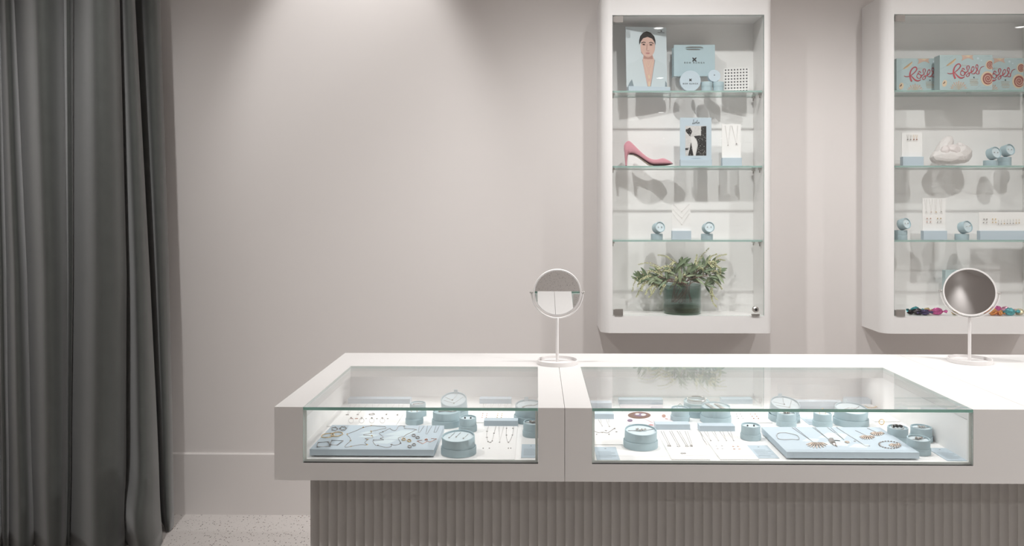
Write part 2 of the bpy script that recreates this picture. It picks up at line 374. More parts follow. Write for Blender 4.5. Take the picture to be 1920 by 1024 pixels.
# ------------------------------------------------------------------ counter
CY = 2.089; DZ = .95; FZ = .804; BZ = .758; CYB = F(700, 662, DZ).y
def counter(label, xa, xb, gl=None, inner=None, px_shift=0):
    """xa..xb outside, gl = glass opening in X, inner = inside width of the case"""
    t = thing('display_counter', label, 'counter', ((xa+xb)/2, (CY+CYB)/2, 0), 'display counters'); L = t.location
    gy = F(800, 687, DZ).y; g = .0006
    m_ = MB(); xa += g; xb -= g
    if gl:
        m_.box(xa, xb, CY, CYB, BZ, FZ)
        m_.box(xa, gl[0], CY, CYB, DZ-.034, DZ).box(gl[1], xb, CY, CYB, DZ-.034, DZ).box(gl[0], gl[1], gy, CYB, DZ-.034, DZ)
        m_.box(xa, gl[0], CY, CY+.03, FZ, DZ-.034).box(gl[1], xb, CY, CY+.03, FZ, DZ-.034)
        m_.box(xa, inner[0], CY+.03, CYB, FZ, DZ-.034).box(inner[1], xb, CY+.03, CYB, FZ, DZ-.034)
        m_.box(inner[0], inner[1], CYB-.052, CYB, FZ, DZ-.034)
    else: m_.box(xa, xb, CY, CYB, BZ, DZ)
    o = m_.build('top_case', 'counter', t); o.location = -L
    if gl:
        li = MB(); e = .0015
        li.box(inner[0], inner[1], CY+.013, CYB-.052, FZ, FZ+e).box(inner[0], inner[0]+e, CY+.03, CYB-.052, FZ+e, DZ-.036)
        li.box(inner[1]-e, inner[1], CY+.03, CYB-.052, FZ+e, DZ-.036).box(inner[0], inner[1], CYB-.052-e, CYB-.052, FZ+e, DZ-.036)
        o = li.build('case_lining', 'case_white', t); o.location = -L
        o = MB().box(gl[0]+g, gl[1]-g, CY, gy-g, DZ-.008, DZ-.0002, [0, 0, 1, 2, 2, 2]).build('glass_top', ['pane', 'pane_edge', 'rim_edge'], t); o.location = -L
        o = MB().pane(gl[0]+g, gl[1]-g, CY+.0005, CY+.0085, FZ, DZ-.0085).build('glass_front', ['pane', 'rim_edge'], t); o.location = -L
        fr_ = MB(); e0, e1 = CY+.0088, CY+.0115
        fr_.box(gl[0]+g, gl[1]-g, e0, e1, FZ+.0001, FZ+.007).box(gl[0]+g, gl[0]+.0075, e0, e1, FZ+.007, DZ-.0086).box(gl[1]-.0075, gl[1]-g, e0, e1, FZ+.007, DZ-.0086)
        o = fr_.build('glass_channel', 'channel', t); o.location = -L
        # LED strip, added unseen under the rear rim to brighten the case
        xa_, xb_ = gl[0]+.03, gl[1]-.03; ys_ = gy+.075
        led = MB().box(xa_, xb_, ys_-.006, ys_+.006, DZ-.038, DZ-.0345).build('added_led_channel', 'chrome', t); led.location = -L
        MB().box(xa_+.002, xb_-.002, ys_-.004, ys_+.004, DZ-.0395, DZ-.0382).build('added_led_diffuser', 'added_led_diffuser', led)
        la_ = bpy.data.lights.new('added_led_lamp', 'AREA'); la_.shape = 'RECTANGLE'; la_.size = xb_-xa_; la_.size_y = .008; la_.energy = LED*(xb_-xa_); la_.color = (1, .985, .965)
        lo = bpy.data.objects.new('added_led_lamp', la_); COL.objects.link(lo); lo.parent = t
        lo.location = Vector(((xa_+xb_)/2, ys_, DZ-.041))-L; lo.rotation_euler = (math.radians(-25), 0, 0)
    return t
x_a, x_b, x_c = V(514, 388, CY).x, V(1059, 388, CY).x, 1.285
g1 = (V(568, 388, CY).x, V(1009, 388, CY).x); g2 = (V(1110, 388, CY).x, V(1825, 388, CY).x)
n1 = (x_a+.03, x_b-.024); n2 = (x_b+.026, g2[1]+.004)
C1 = counter('left display counter with a short glazed jewellery case and fluted grey base', x_a, x_b, g1, n1)
C2 = counter('middle display counter with the long glazed jewellery case and fluted grey base', x_b, x_c, g2, n2)
C3 = counter('plain white counter at the right end, under the right mirror', x_c, 2.1)
# fluted base: one scalloped stave after another
FY = 2.165; pitch = .02475; fx0 = V(582, 388, FY).x
fl = MB(); prof = [(0, 0)]+[(pitch*(.5+math.sin(a)/(2*math.sin(.95))), pitch*(math.cos(a)-math.cos(.95))/(2*math.sin(.95))) for a in [.95*(k/4-1) for k in range(1, 8)]]+[(pitch, 0), (pitch, .0145), (0, .0145)]
fl.prism([(u, v) for u, v in prof], .0, BZ-.0005)
stave = None; n = 0; x = fx0
while x < 1.62:
    par = C1 if x+pitch/2 < x_b else C2 if x+pitch/2 < x_c else C3
    if stave is None: stave = fl.build('flute', 'flute', par, True, angle=.9); o = stave
    else: o = dup(stave, par)
    o.parent = par; o.location = Vector((x, FY, 0))-par.location; x += pitch
for par, a, b_ in ((C1, fx0, x_b), (C2, x_b, x_c), (C3, x_c, 2.05)):
    o = MB().box(a+.0004, b_-.0004, FY+.0148, CYB-.06, 0, BZ-.0005).build('plinth', 'flute', par); o.location = -par.location
# ------------------------------------------------------------------ table mirrors
def table_mirror(px, py_base, px_c, py_c, yaw, tilt, label):
    b0 = F(px, py_base, DZ); t = thing('table_mirror', label, 'mirror', b0+Vector((0, 0, .0003)), 'table mirrors', rz=yaw)
    rb = .0685; R = .0805; zc = V(px_c, py_c, b0.y).z-DZ
    MB().lathe([(.0001, 0), (rb, 0), (rb, .0135), (rb-.0025, .0135), (rb-.0025, .0035), (.0001, .0035)], 56).build('base_tray', 'metal_white', t, True, angle=.6)
    MB().tube([(0, .01, .0035), (0, .01, zc-R-.005)], .0052, 14).build('pole', 'metal_white', t, True, angle=.8)
    MB().tube([(.0865*math.sin(a), .01, zc-.0865*math.cos(a)) for a in [math.pi*(-.5+k/36) for k in range(37)]], .0028, 8).build('yoke', 'metal_white', t, True)
    for s in (-1, 1):
        m_ = MB(); m_.tube([(s*.081, .008, zc), (s*.089, .008, zc)], .0022, 8).ball((s*.0895, .008, zc), .0038, 10, 6)
        m_.build('pivot_knob', 'chrome', t, True)
    T = Matrix.Translation((0, .006, zc)) @ Matrix.Rotation(tilt, 4, 'X') @ Matrix.Rotation(math.pi/2, 4, 'X')
    m_ = MB(); m_.T = T; m_.lathe([(R-.005, .0045), (R-.001, .005), (R, .003), (R, -.004), (R-.002, -.006), (.0001, -.006)], 64)
    fr = m_.build('rim', 'metal_white', t, True, angle=.7)
    m_ = MB(); m_.T = T; m_.lathe([(.0001, .0038), (R-.0045, .0038)], 64); m_.build('mirror_glass', 'mirror', t)
    return t
table_mirror(1045, 681.5, 1045, 549, 0.0, math.radians(8), 'left round white table mirror, tilted down towards the glass case')
table_mirror(1818, 679, 1818, 548, math.radians(-27), math.radians(-7.8), 'right round white table mirror on the plain counter, tilted up and turned left')
# ------------------------------------------------------------------ flat print helpers
def ribbon(mb, pts, w, T, closed=False, mi=0):     # a brush stroke on the plane (u, v); T maps (u, v) -> 3d, w may vary
    P = [Vector((p[0], p[1])) for p in pts]; n = len(P); ws = w if isinstance(w, list) else [w]*n; vs = []
    for i, p in enumerate(P):
        a = P[i-1] if (i or closed) else p; b_ = P[(i+1) % n] if (i < n-1 or closed) else p
        d = (b_-a); d = d.normalized() if d.length > 1e-9 else Vector((1, 0)); q = Vector((-d.y, d.x))*ws[i]/2
        vs += [T(p+q), T(p-q)]
    m_ = n if closed else n-1
    mb.add(vs, [(2*i, 2*i+1, 2*((i+1) % n)+1, 2*((i+1) % n)) for i in range(m_)], mi)
def poly(mb, pts, T, mi=0): mb.add([T(Vector((p[0], p[1]))) for p in pts], [tuple(range(len(pts)))], mi)
def ell(cx_, cy_, rx, ry, n=20, a0=0, rot=0):
    c, s = math.cos(rot), math.sin(rot)
    return [(cx_+c*rx*math.cos(t)-s*ry*math.sin(t), cy_+s*rx*math.cos(t)+c*ry*math.sin(t)) for t in [a0+2*math.pi*k/n for k in range(n)]]
def sp2(pts, n=5, closed=False): return [(p.x, p.y) for p in spline([(a, b_, 0) for a, b_ in pts], n, closed)]
def text_mesh(txt, size, T, name, mt, parent, spacing=1.0):
    cu = bpy.data.curves.new('txt', 'FONT'); cu.body = txt; cu.size = size; cu.align_x = 'CENTER'; cu.space_character = spacing; cu.resolution_u = 2; cu.offset = size*.022
    to = bpy.data.objects.new('txt', cu); COL.objects.link(to)
    me = bpy.data.meshes.new_from_object(to.evaluated_get(bpy.context.evaluated_depsgraph_get()))
    bpy.data.objects.remove(to); bpy.data.curves.remove(cu)
    vs = [T(Vector((v.co.x, v.co.y))) for v in me.vertices]; fs = [tuple(p.vertices) for p in me.polygons]; bpy.data.meshes.remove(me)
    mb = MB(); mb.add(vs, fs); return mb.build(name, mt, parent)
def logo(mb, c, s, T, mi=0):                       # crossed-leaf emblem: four pointed petals
    for k in range(2):                             # two crossed leaves
        a = math.pi/4+k*math.pi/2; d = Vector((math.cos(a), math.sin(a))); q = Vector((-d.y, d.x)); c_ = Vector(c)
        poly(mb, [c_+d*s, c_+d*s*.5+q*s*.27, c_+q*s*.12, c_-d*s*.5+q*s*.27, c_-d*s, c_-d*s*.5-q*s*.27, c_-q*s*.12, c_+d*s*.5-q*s*.27], T, mi)
# ------------------------------------------------------------------ display stands (block with a card)
def upright_stand(label, px0, px1, py_top_card, py_top, z, y, depth=.028, card='card', group='blue card holders', frost=None):
    """blue block on a shelf with an upright clear card slotted in"""
    a = V(px0, 388, y); b_ = V(px1, 388, y); h = V(px0, py_top, y).z-z
    t = thing('card_holder', label, 'display stand', ((a.x+b_.x)/2, y+depth/2, z+.0003), group); w = b_.x-a.x
    MB().box(-w/2, w/2, -depth/2, depth/2, 0, h).build('block', 'blue', t)
    if py_top_card is not None:
        H = V(px0, py_top_card, y+depth/2).z-z
        MB().box(-w/2+.001, w/2-.001, -.0012, .0012, h-.0001, H).build('clear_card', card, t)
    return t
def pend(mb, c, s, kind, n=(0, 0, 1)):
    c = Vector(c)
    if kind == 'dot': mb.ball(c, s, 7, 5)
    elif kind == 'bar': mb.box(c.x-s*1.6, c.x+s*1.6, c.y-s*.4, c.y+s*.4, c.z-s*.3, c.z+s*.4)
    elif kind == 'ring': mb.tube([(c.x+s*math.cos(a), c.y+s*math.sin(a), c.z) for a in [2*math.pi*k/16 for k in range(16)]], s*.16, 5, True)
    elif kind == 'ringv': mb.tube([(c.x+s*math.cos(a), c.y, c.z+s*math.sin(a)) for a in [2*math.pi*k/16 for k in range(16)]], s*.16, 5, True)
    elif kind == 'cross':
        mb.box(c.x-s, c.x+s, c.y-s*.25, c.y+s*.25, c.z-s*.25, c.z+s*.25); mb.box(c.x-s*.25, c.x+s*.25, c.y-s, c.y+s, c.z-s*.2, c.z+s*.3); mb.ball(c, s*.45, 6, 4)
    elif kind == 'heart': mb.ball(c+Vector((-s*.5, 0, 0)), s*.7, 7, 5); mb.ball(c+Vector((s*.5, 0, 0)), s*.7, 7, 5); mb.ball(c+Vector((0, -s*.5, 0)), s*.6, 7, 5)
    elif kind == 'cluster':
        rr = random.Random(int(c.x*9999)); [mb.ball(c+Vector((rr.uniform(-s, s), rr.uniform(-s, s)*.7, rr.uniform(0, s*.4))), s*.45, 6, 4) for _ in range(6)]
def necklace(label, pts, metal='chain', kind=None, size=.0024, r=.0005, group=None, name='necklace', closed=False, at=None, smooth=0, beads=None, pmetal=None):
    P = spline(pts, smooth, closed) if smooth else [Vector(p) for p in pts]
    base = Vector((sum(p.x for p in P)/len(P), sum(p.y for p in P)/len(P), min(p.z for p in P)-r))
    t = thing(name, label, name.split('_')[-1], base, group)
    o = MB().tube(P, r, 5, closed).build('chain', metal, t, True); o.location = -base
    if kind:
        m_ = MB(); pend(m_, at if at is not None else min(P, key=lambda p: (round(p.z, 3), p.y)), size, kind); o = m_.build('pendant', pmetal or 'silver', t, True); o.location = -base
    if beads:
        for p in beads:
            m_ = MB(); pend(m_, p, beads_r, 'cluster' if random.random() < .4 else 'dot'); o = m_.build('bead', beads_m, t, True); o.location = -base
    return t
beads_r, beads_m = .0022, 'chain'
def bit(name, label, cat, c, kind, s, metal, group=None):
    m_ = MB(); pend(m_, c, s, kind); lo = min(v.z for v in m_.v); base = Vector((c[0], c[1], lo))
    return tag(m_.build(name, metal, None, True, loc=base), label, cat, group)
ORD = ['first', 'second', 'third', 'fourth', 'fifth', 'sixth', 'seventh', 'eighth']
# ------------------------------------------------------------------ left cabinet, top shelf
YA = CF+.075
z1s = ZS[0]+.0003; z2s = ZS[1]+.0003; z3s = ZS[2]+.0003
# portrait poster in a blue holder (a flat print)
yp = CF+.092; pa = V(1173, 167, yp); pb = V(1253, 51, yp); wP = pb.x-pa.x; hP = pb.z-z1s
tp = thing('portrait_poster', 'tall poster of a person in pale jacket with necklaces, in blue holder', 'poster', (pa.x+wP/2, yp, z1s), rz=.20)
MB().box(-wP/2+.006, wP/2+.010, -.014, .014, 0, .027).build('block', 'blue', tp)
lean = Matrix.Rotation(math.radians(-1.0), 4, 'Y')
m_ = MB(); m_.T = lean; m_.box(-wP/2, wP/2, -.002, .002, .027, hP); bd = m_.build('board', 'poster', tp)
def PT(q, lay=0):                                   # print coordinates: pixels of the close-up (213..752, 138..868)
    u = (q.x-482)/539*wP; v = hP-(q.y-138)/730*(hP-.027)
    return lean @ Vector((u, -.0022-.0003*lay, v))
def pr(name, mt, polys, lay):
    m_ = MB()
    for q in polys: poly(m_, q, lambda p: PT(p, lay))
    return m_.build(name, mt, bd)
pr('jacket_print', 'cloth_pale', [sp2([(222, 862), (224, 660), (245, 590), (330, 560), (430, 505), (560, 505), (640, 550), (715, 585), (742, 650), (748, 862)], 4)], 0)
pr('jacket_shade_print', 'cloth_line', [[(232, 862), (250, 820), (285, 775), (308, 862)], [(722, 862), (728, 790), (746, 820), (748, 862)], [(425, 540), (436, 530), (505, 862), (488, 862)], [(580, 530), (596, 540), (535, 862), (520, 862)]], 1)
pr('skin_print', 'skin', [[(430, 545), (445, 470), (560, 470), (588, 545), (560, 700), (528, 862), (492, 862), (455, 700)], ell(500, 375, 97, 132, 28)], 2)
pr('neck_shade_print', 'skin_dark', [[(440, 525), (445, 480), (500, 512), (558, 480), (568, 525), (500, 530)]], 2.5)
pr('face_print', 'skin', [ell(500, 375, 95, 128, 28)], 3)
pr('hair_print', 'hair', [[(388, 360), (388, 300), (402, 250), (440, 208), (490, 190), (540, 205), (588, 248), (604, 300), (602, 360), (590, 320), (560, 278), (500, 258), (440, 276), (408, 318)]], 4)
pr('face_features_print', 'skin_dark', [ell(445, 352, 24, 10), ell(543, 354, 24, 10), [(488, 345), (496, 345), (490, 415), (478, 418)], [(405, 400), (412, 440), (440, 480), (412, 450)], [(478, 416), (490, 425), (512, 425), (524, 418), (514, 432), (488, 432)]], 5)
pr('eyes_print', 'hair', [ell(447, 351, 15, 7), ell(541, 353, 15, 7), [(412, 332), (445, 318), (474, 326), (472, 333), (445, 327), (416, 340)], [(516, 328), (545, 318), (578, 333), (574, 341), (545, 327), (518, 336)]], 6)
pr('mouth_print', 'lip', [[(465, 455), (490, 447), (500, 450), (510, 447), (530, 455), (512, 467), (485, 467)]], 6)
m_ = MB(); ribbon(m_, sp2([(470, 545), (490, 600), (505, 620), (520, 600), (545, 545)]), 4, lambda p: PT(p, 5)); ribbon(m_, sp2([(455, 560), (480, 660), (508, 740), (535, 660), (560, 560)]), 4, lambda p: PT(p, 5))
poly(m_, ell(510, 745, 12, 25), lambda p: PT(p, 5)); poly(m_, [(498, 862), (500, 810), (512, 795), (522, 810), (524, 862)], lambda p: PT(p, 5)); m_.build('necklace_print', 'cream', bd)
m_ = MB(); logo(m_, (683, 183), 14, lambda p: PT(p, 5)); ribbon(m_, [(635, 201), (725, 203)], 5, lambda p: PT(p, 5)); m_.build('emblem_print', 'ink', bd)
# acrylic riser and paper bag
yb = CF+.095; ba = V(1263.5, 143, yb); bb_ = V(1340.5, 84, yb); zb = ba.z
rs = thing('acrylic_riser', 'clear acrylic riser under the blue paper carrier bag', 'riser', ((ba.x+bb_.x)/2, yb+.028, z1s))
wr = bb_.x-ba.x; m_ = MB(); hr = zb-z1s-.0005
m_.box(-wr/2, wr/2, -.032, .032, hr-.003, hr); MBl = m_; m_.build('platform', 'acrylic', rs)
for s in (-1, 1): MB().box(s*wr/2-.0015-.0015*s, s*wr/2+.0015-.0015*s, -.032, .032, 0, hr-.0032).build('leg_panel', 'acrylic', rs)
bg = thing('paper_bag', 'pale blue paper carrier bag with cut-out handle and black emblem', 'bag', ((ba.x+bb_.x)/2, yb+.028, zb)); hB = bb_.z-zb
def hole_panel(y0, y1, hw, hh, hz, w_, h_):
    m_ = MB(); N = 28; inner_ = []; outer_ = []
    for k in range(N):
        a = 2*math.pi*k/N; c, s = math.cos(a), math.sin(a)
        ex = (abs(c)**.6)*(1 if c > 0 else -1); ez = (abs(s)**.8)*(1 if s > 0 else -1)
        inner_.append((hw*ex, hz+hh*ez)); sc_ = min((w_/2)/max(1e-6, abs(c)), ((h_-hz) if s > 0 else hz)/max(1e-6, abs(s))); outer_.append((c*sc_, hz+s*sc_))
    for crn in ((-w_/2, 0), (w_/2, 0), (w_/2, h_), (-w_/2, h_)):
        i = min(range(N), key=lambda k: (outer_[k][0]-crn[0])**2+(outer_[k][1]-crn[1])**2); outer_[i] = crn
    vs = [(u, y0, v) for u, v in inner_]+[(u, y0, v) for u, v in outer_]+[(u, y1, v) for u, v in inner_]+[(u, y1, v) for u, v in outer_]
    fs = []
    for k in range(N):
        j = (k+1) % N; fs += [(k, j, N+j, N+k), (2*N+k, 3*N+k, 3*N+j, 2*N+j), (k, 2*N+k, 2*N+j, j), (N+k, N+j, 3*N+j, 3*N+k)]
    return m_.add(vs, fs)
fp = hole_panel(-.028, -.0272, .0415*hB/.145, .0085, hB-.016, wr, hB).build('front_panel', 'tub', bg)
hole_panel(.0272, .028, .0415*hB/.145, .0085, hB-.016, wr, hB-.003).build('rear_panel', 'tub', bg)
m_ = MB()
for s in (-1, 1): m_.add([(s*wr/2, -.0272, 0), (s*(wr/2-.012), 0, 0), (s*wr/2, .0272, 0), (s*wr/2, -.0272, hB-.001), (s*(wr/2-.012), 0, hB-.004), (s*wr/2, .0272, hB-.004)], [(0, 1, 4, 3), (1, 2, 5, 4)])
m_.box(-wr/2, wr/2, -.0272, .0272, 0, .0006); m_.build('side_gusset', 'tub', bg)
BT = lambda p: Vector((p.x, -.0284, p.y))
m_ = MB(); logo(m_, (0, hB*.53), .0145, BT); m_.build('emblem', 'ink', fp)
text_mesh('BOH RUNGA', .0105, lambda p: BT(Vector((p.x, p.y+hB*.405))), 'lettering', 'ink', fp, 1.75)
# lids shown face on, small boxes
def disc_box(label, px, py, rpx, y, th, emblem_s, txt, zbase=None, tilt=.0, name='round_gift_box'):
    c = V(px, py, y); r = V(px+rpx, py, y).x-c.x; zc = (zbase+r) if zbase is not None else c.z
    t = thing(name, label, 'gift box', (c.x, y, zc-r), 'round gift boxes'); T0 = Matrix.Translation((0, 0, r)) @ Matrix.Rotation(math.pi/2-tilt, 4, 'X')
    m_ = MB(); m_.T = T0; m_.lathe([(.0001, -th), (r*.95, -th), (r*.95, -th*.45), (r, -th*.45), (r, -.001), (r-.001, 0), (.0001, 0)], 40); ld = m_.build('lid', 'blue', t, True, angle=.6)
    Q = lambda p: T0 @ Vector((p.x, p.y, .0005))
    m_ = MB(); logo(m_, (0, r*.1), emblem_s, Q); m_.build('emblem', 'ink', ld)
    if txt: text_mesh('BOH RUNGA', r*.19, lambda p: Q(Vector((p.x, p.y-r*.32))), 'lettering', 'ink', ld, 1.45)
    return t, r
yd = CF+.050
disc_box('large round blue gift box on edge, lid facing out with black emblem', 1294.5, 149.5, 19.6, yd, .03, .0090, True, z1s)
def small_box(label, px, py_bot, wpx, y, z, hgt=.044, group='small round gift boxes'):
    c = V(px, 388, y); r = (V(px+wpx/2, 388, y).x-c.x)
    t = thing('round_gift_box', label, 'gift box', (c.x, y, z), group)
    MB().lathe([(.0001, 0), (r*.96, 0), (r*.96, hgt*.52)], 28).build('tub', 'tub', t, True, angle=.6)
    MB().lathe([(r*.96, hgt*.5), (r, hgt*.5), (r, hgt-.001), (r-.001, hgt), (.0001, hgt)], 28).build('lid', 'tub', t, True, angle=.6)
    return t, r
yq = CF+.062
small_box('small closed round blue box on the top shelf beside the large disc-fronted box', 1325, 168, 21, yq, z1s)
small_box('small closed round blue box on the top shelf beside the emblem-patterned card', 1346.8, 168, 20.5, yq, z1s)
disc_box('small round blue gift box on edge, perched on two small closed boxes', 1339.5, 140, 11.6, yq-.006, .026, .004, False, z1s+.0443, math.radians(6))
# emblem-patterned card
yc = CF+.088; ca = V(1358, 172, yc); cb_ = V(1402, 128, yc); wc = cb_.x-ca.x; hc = cb_.z-z1s
pc = thing('patterned_card', 'square white card patterned with rows of small black emblems', 'card', ((ca.x+cb_.x)/2, yc, z1s), rz=-.25)
bdc = MB().box(-wc/2, wc/2, -.002, .002, 0, hc).build('board', 'card', pc)
m_ = MB()
for i in range(8):
    for j in range(8): logo(m_, (-wc/2+wc*(i+.55)/8.05, hc*(j+.5)/8), wc*.060, lambda p: Vector((p.x, -.0023, p.y)))
m_.build('emblem_pattern', 'ink', bdc)
# ------------------------------------------------------------------ middle shelf: shoe, poster, necklaces
def S6(x_, y_): return (1150+x_/6.62, 200+y_/6.62)
ysh = CF+.075
def sh(x_, y_):
    q = V(*S6(x_, y_), ysh); return q.x, q.z
ox_, oz_ = sh(440, 722); dz_ = z2s-oz_
st = thing('pump_shoe', 'single pink leather court shoe with slim high heel', 'shoe', (ox_, ysh, z2s))
#        x    top  bottom halfwidth inner(1=open 0=closed)
sta = [(133, 480, 515, .010, 1), (137, 430, 555, .021, 1), (160, 385, 582, .0265, 1), (190, 372, 575, .029, 1), (240, 432, 573, .0305, 1), (290, 488, 592, .031, 1), (340, 540, 625, .031, 1),
       (390, 585, 662, .032, 1), (440, 617, 698, .034, 1), (490, 631, 713, .0365, 1), (535, 630, 714, .0375, .8), (570, 622, 713, .0375, .3), (610, 628, 710, .036, 0), (650, 642, 706, .032, 0), (690, 660, 700, .025, 0), (720, 675, 695, .015, 0), (739, 686, 690, .004, 0)]
vs = []; K = 20
for (sx, tp_, bt, hw, op) in sta:
    xw, zt = sh(sx, tp_); _, zb_ = sh(sx, bt); H = zt-zb_
    for k in range(K):
        a = k/K
        if a < .5:                       # outside: from the left edge round under to the right edge
            th = math.pi*(a/.5); y_ = -hw*math.copysign(abs(math.cos(th))**.6, math.cos(th))*(.86+.14*math.sin(th)); zz = zt-H*math.sin(th)**.75
        else:                            # inside (or the vamp when closed)
            th = math.pi*((a-.5)/.5); y_ = hw*math.cos(th)*(.80 if op > .5 else .86); inn = zb_+.004 if H > .009 else zb_+H*.5
            zo = zt-(zt-inn)*math.sin(th)**.55; zcap = zt+.16*H*math.sin(th)
            zz = zo*op+zcap*(1-op)
        vs.append((xw-ox_, y_, zz+dz_-z2s))
m_ = MB(); n = len(sta)
m_.add(vs, [(i*K+k, i*K+(k+1) % K, (i+1)*K+(k+1) % K, (i+1)*K+k) for i in range(n-1) for k in range(K)]+[tuple(range(K)), tuple(range((n-1)*K, n*K))])
up = m_.build('upper', 'pink_leather', st, True)
sm = up.modifiers.new('s', 'SUBSURF'); sm.levels = 1; sm.render_levels = 2
vs = []; hs = [(520, 136, 212, .0245), (560, 137, 196, .021), (590, 139, 180, .016), (640, 143, 174, .0105), (690, 147, 171, .0085), (712, 149, 170, .008)]
for (sy, xa_, xb_, hw) in hs:
    x0_, zz = sh(xa_, sy); x1_, _ = sh(xb_, sy)
    for k in range(12):
        a = 2*math.pi*k/12; vs.append(((x0_+x1_)/2-ox_+(x1_-x0_)/2*math.cos(a), hw*math.sin(a), zz+dz_-z2s))
MB().add(vs, [(i*12+k, i*12+(k+1) % 12, (i+1)*12+(k+1) % 12, (i+1)*12+k) for i in range(5) for k in range(12)]+[tuple(range(12)), tuple(range(60, 72))]).build('heel', 'pink_leather', st, True, angle=.9)
x0_, zz = sh(149, 712); x1_, _ = sh(170, 712)
m_ = MB(); m_.T = Matrix.Translation(((x0_+x1_)/2-ox_, 0, 0)); m_.lathe([(.0001, 0), ((x1_-x0_)/2, 0), ((x1_-x0_)/2, zz+dz_-z2s), (.0001, zz+dz_-z2s)], 14); m_.build('heel_tip', 'black', st)
vs = []; so = [(195, 572, .019), (240, 575, .022), (290, 594, .022), (340, 627, .023), (390, 664, .026), (440, 700, .030), (490, 716, .033), (535, 717, .0345), (610, 713, .033), (650, 709, .029), (690, 703, .022), (738, 691, .004)]
for (sx, sy, hw) in so:
    xw, zz = sh(sx, sy); zz += dz_-z2s
    for (yy, e) in ((-hw, .0014), (hw, .0014), (hw, -.0013), (-hw, -.0013)): vs.append((xw-ox_, yy, max(0, zz+e)))
n = len(so); MB().add(vs, [(i*4+k, i*4+(k+1) % 4, (i+1)*4+(k+1) % 4, (i+1)*4+k) for i in range(n-1) for k in range(4)]+[(0, 1, 2, 3), (4*n-4, 4*n-3, 4*n-2, 4*n-1)], [1 if k == 2 else 0 for i in range(n-1) for k in range(4)]+[0, 0]).build('sole', ['black', 'shoe_lining'], st, True, angle=.6)
# small photograph poster
yl = CF+.050; la = V(1276, 308, yl); lb = V(1335, 220, yl); wl = lb.x-la.x; hl = lb.z-z2s
lp = thing('photo_poster', 'pale blue poster with black and white photograph and handwritten title', 'poster', ((la.x+lb.x)/2, yl+.014, z2s))
MB().box(-wl/2, wl/2, -.014, .014, 0, .030).build('block', 'blue', lp)
bd = MB().box(-wl/2, wl/2, -.002, .002, .030, hl).build('board', 'blue', lp)
def LT(q, lay=0): return Vector(((q.x-1029)/390*wl, -.0022-.0003*lay, hl-(q.y-132)/586*hl))
def lpr(name, mt, polys, lay):
    m_ = MB()
    for q in polys: poly(m_, q, lambda p: LT(p, lay))
    return m_.build(name, mt, bd)
lpr('photo_print', 'photo_light', [[(900, 232), (1160, 232), (1160, 592), (900, 592)]], 0)
lpr('photo_dark_print', 'photo_dark', [[(1095, 240), (1160, 235), (1160, 590), (1030, 590), (1055, 470), (1045, 410), (1005, 355), (1095, 345)], [(905, 275), (960, 250), (985, 300), (960, 360), (905, 300)], [(935, 590), (970, 430), (1000, 590)], [(900, 500), (940, 490), (935, 520), (900, 525)]], 1)
lpr('photo_figure_print', 'photo_white', [[(960, 365), (1000, 360), (1050, 430), (1020, 590), (1003, 585), (985, 470)]], 2)
rr = random.Random(3); m_ = MB()
for k in range(150):
    u, v = rr.uniform(904, 1156), rr.uniform(236, 586); s = rr.uniform(2, 4.5); poly(m_, ell(u, v, s, s*.8, 6), lambda p: LT(p, 3))
m_.build('confetti_print', 'photo_white', bd)
m_ = MB(); QL = lambda p: LT(p, 3)
for s in ([(995, 165), (1003, 158), (1000, 180), (990, 205), (985, 207), (1000, 205), (1013, 200)], [(1026, 184), (1016, 190), (1014, 203), (1025, 202), (1029, 190), (1035, 195)], [(1035, 195), (1048, 168), (1050, 160), (1044, 180), (1042, 205), (1055, 198)], [(1068, 186), (1058, 190), (1056, 203), (1066, 201), (1070, 188), (1074, 204)]):
    ribbon(m_, sp2(s), 4.0, QL)
m_.build('handwritten_title', 'ink', bd)
m_ = MB()
for u in range(975, 1090, 9): poly(m_, [(u, 620), (u+5, 620), (u+5, 626), (u, 626)], QL)
m_.build('caption', 'ink_soft', bd)
# necklace stand, middle shelf
def onY(s, o, y): return lambda x_, y_: V(o[0]+x_/s, o[1]+y_/s, y)
ys2 = CF+.052
upright_stand('blue block with clear card hung with two silver necklaces, beside the photo poster', 1354.5, 1391, 233, 296, z2s, ys2)
q = onY(6.62, (1150, 200), ys2+.010)
necklace('fine silver necklace, left of the two on the middle shelf stand', [q(1388, 235), q(1424, 478), q(1452, 235)], kind='heart', size=.0022, group='necklaces on the middle shelf')
necklace('fine silver necklace with two charms, right of the pair on the middle shelf stand', [q(1470, 235), q(1528, 462), q(1542, 235)], kind='cluster', size=.0042, group='necklaces on the middle shelf')
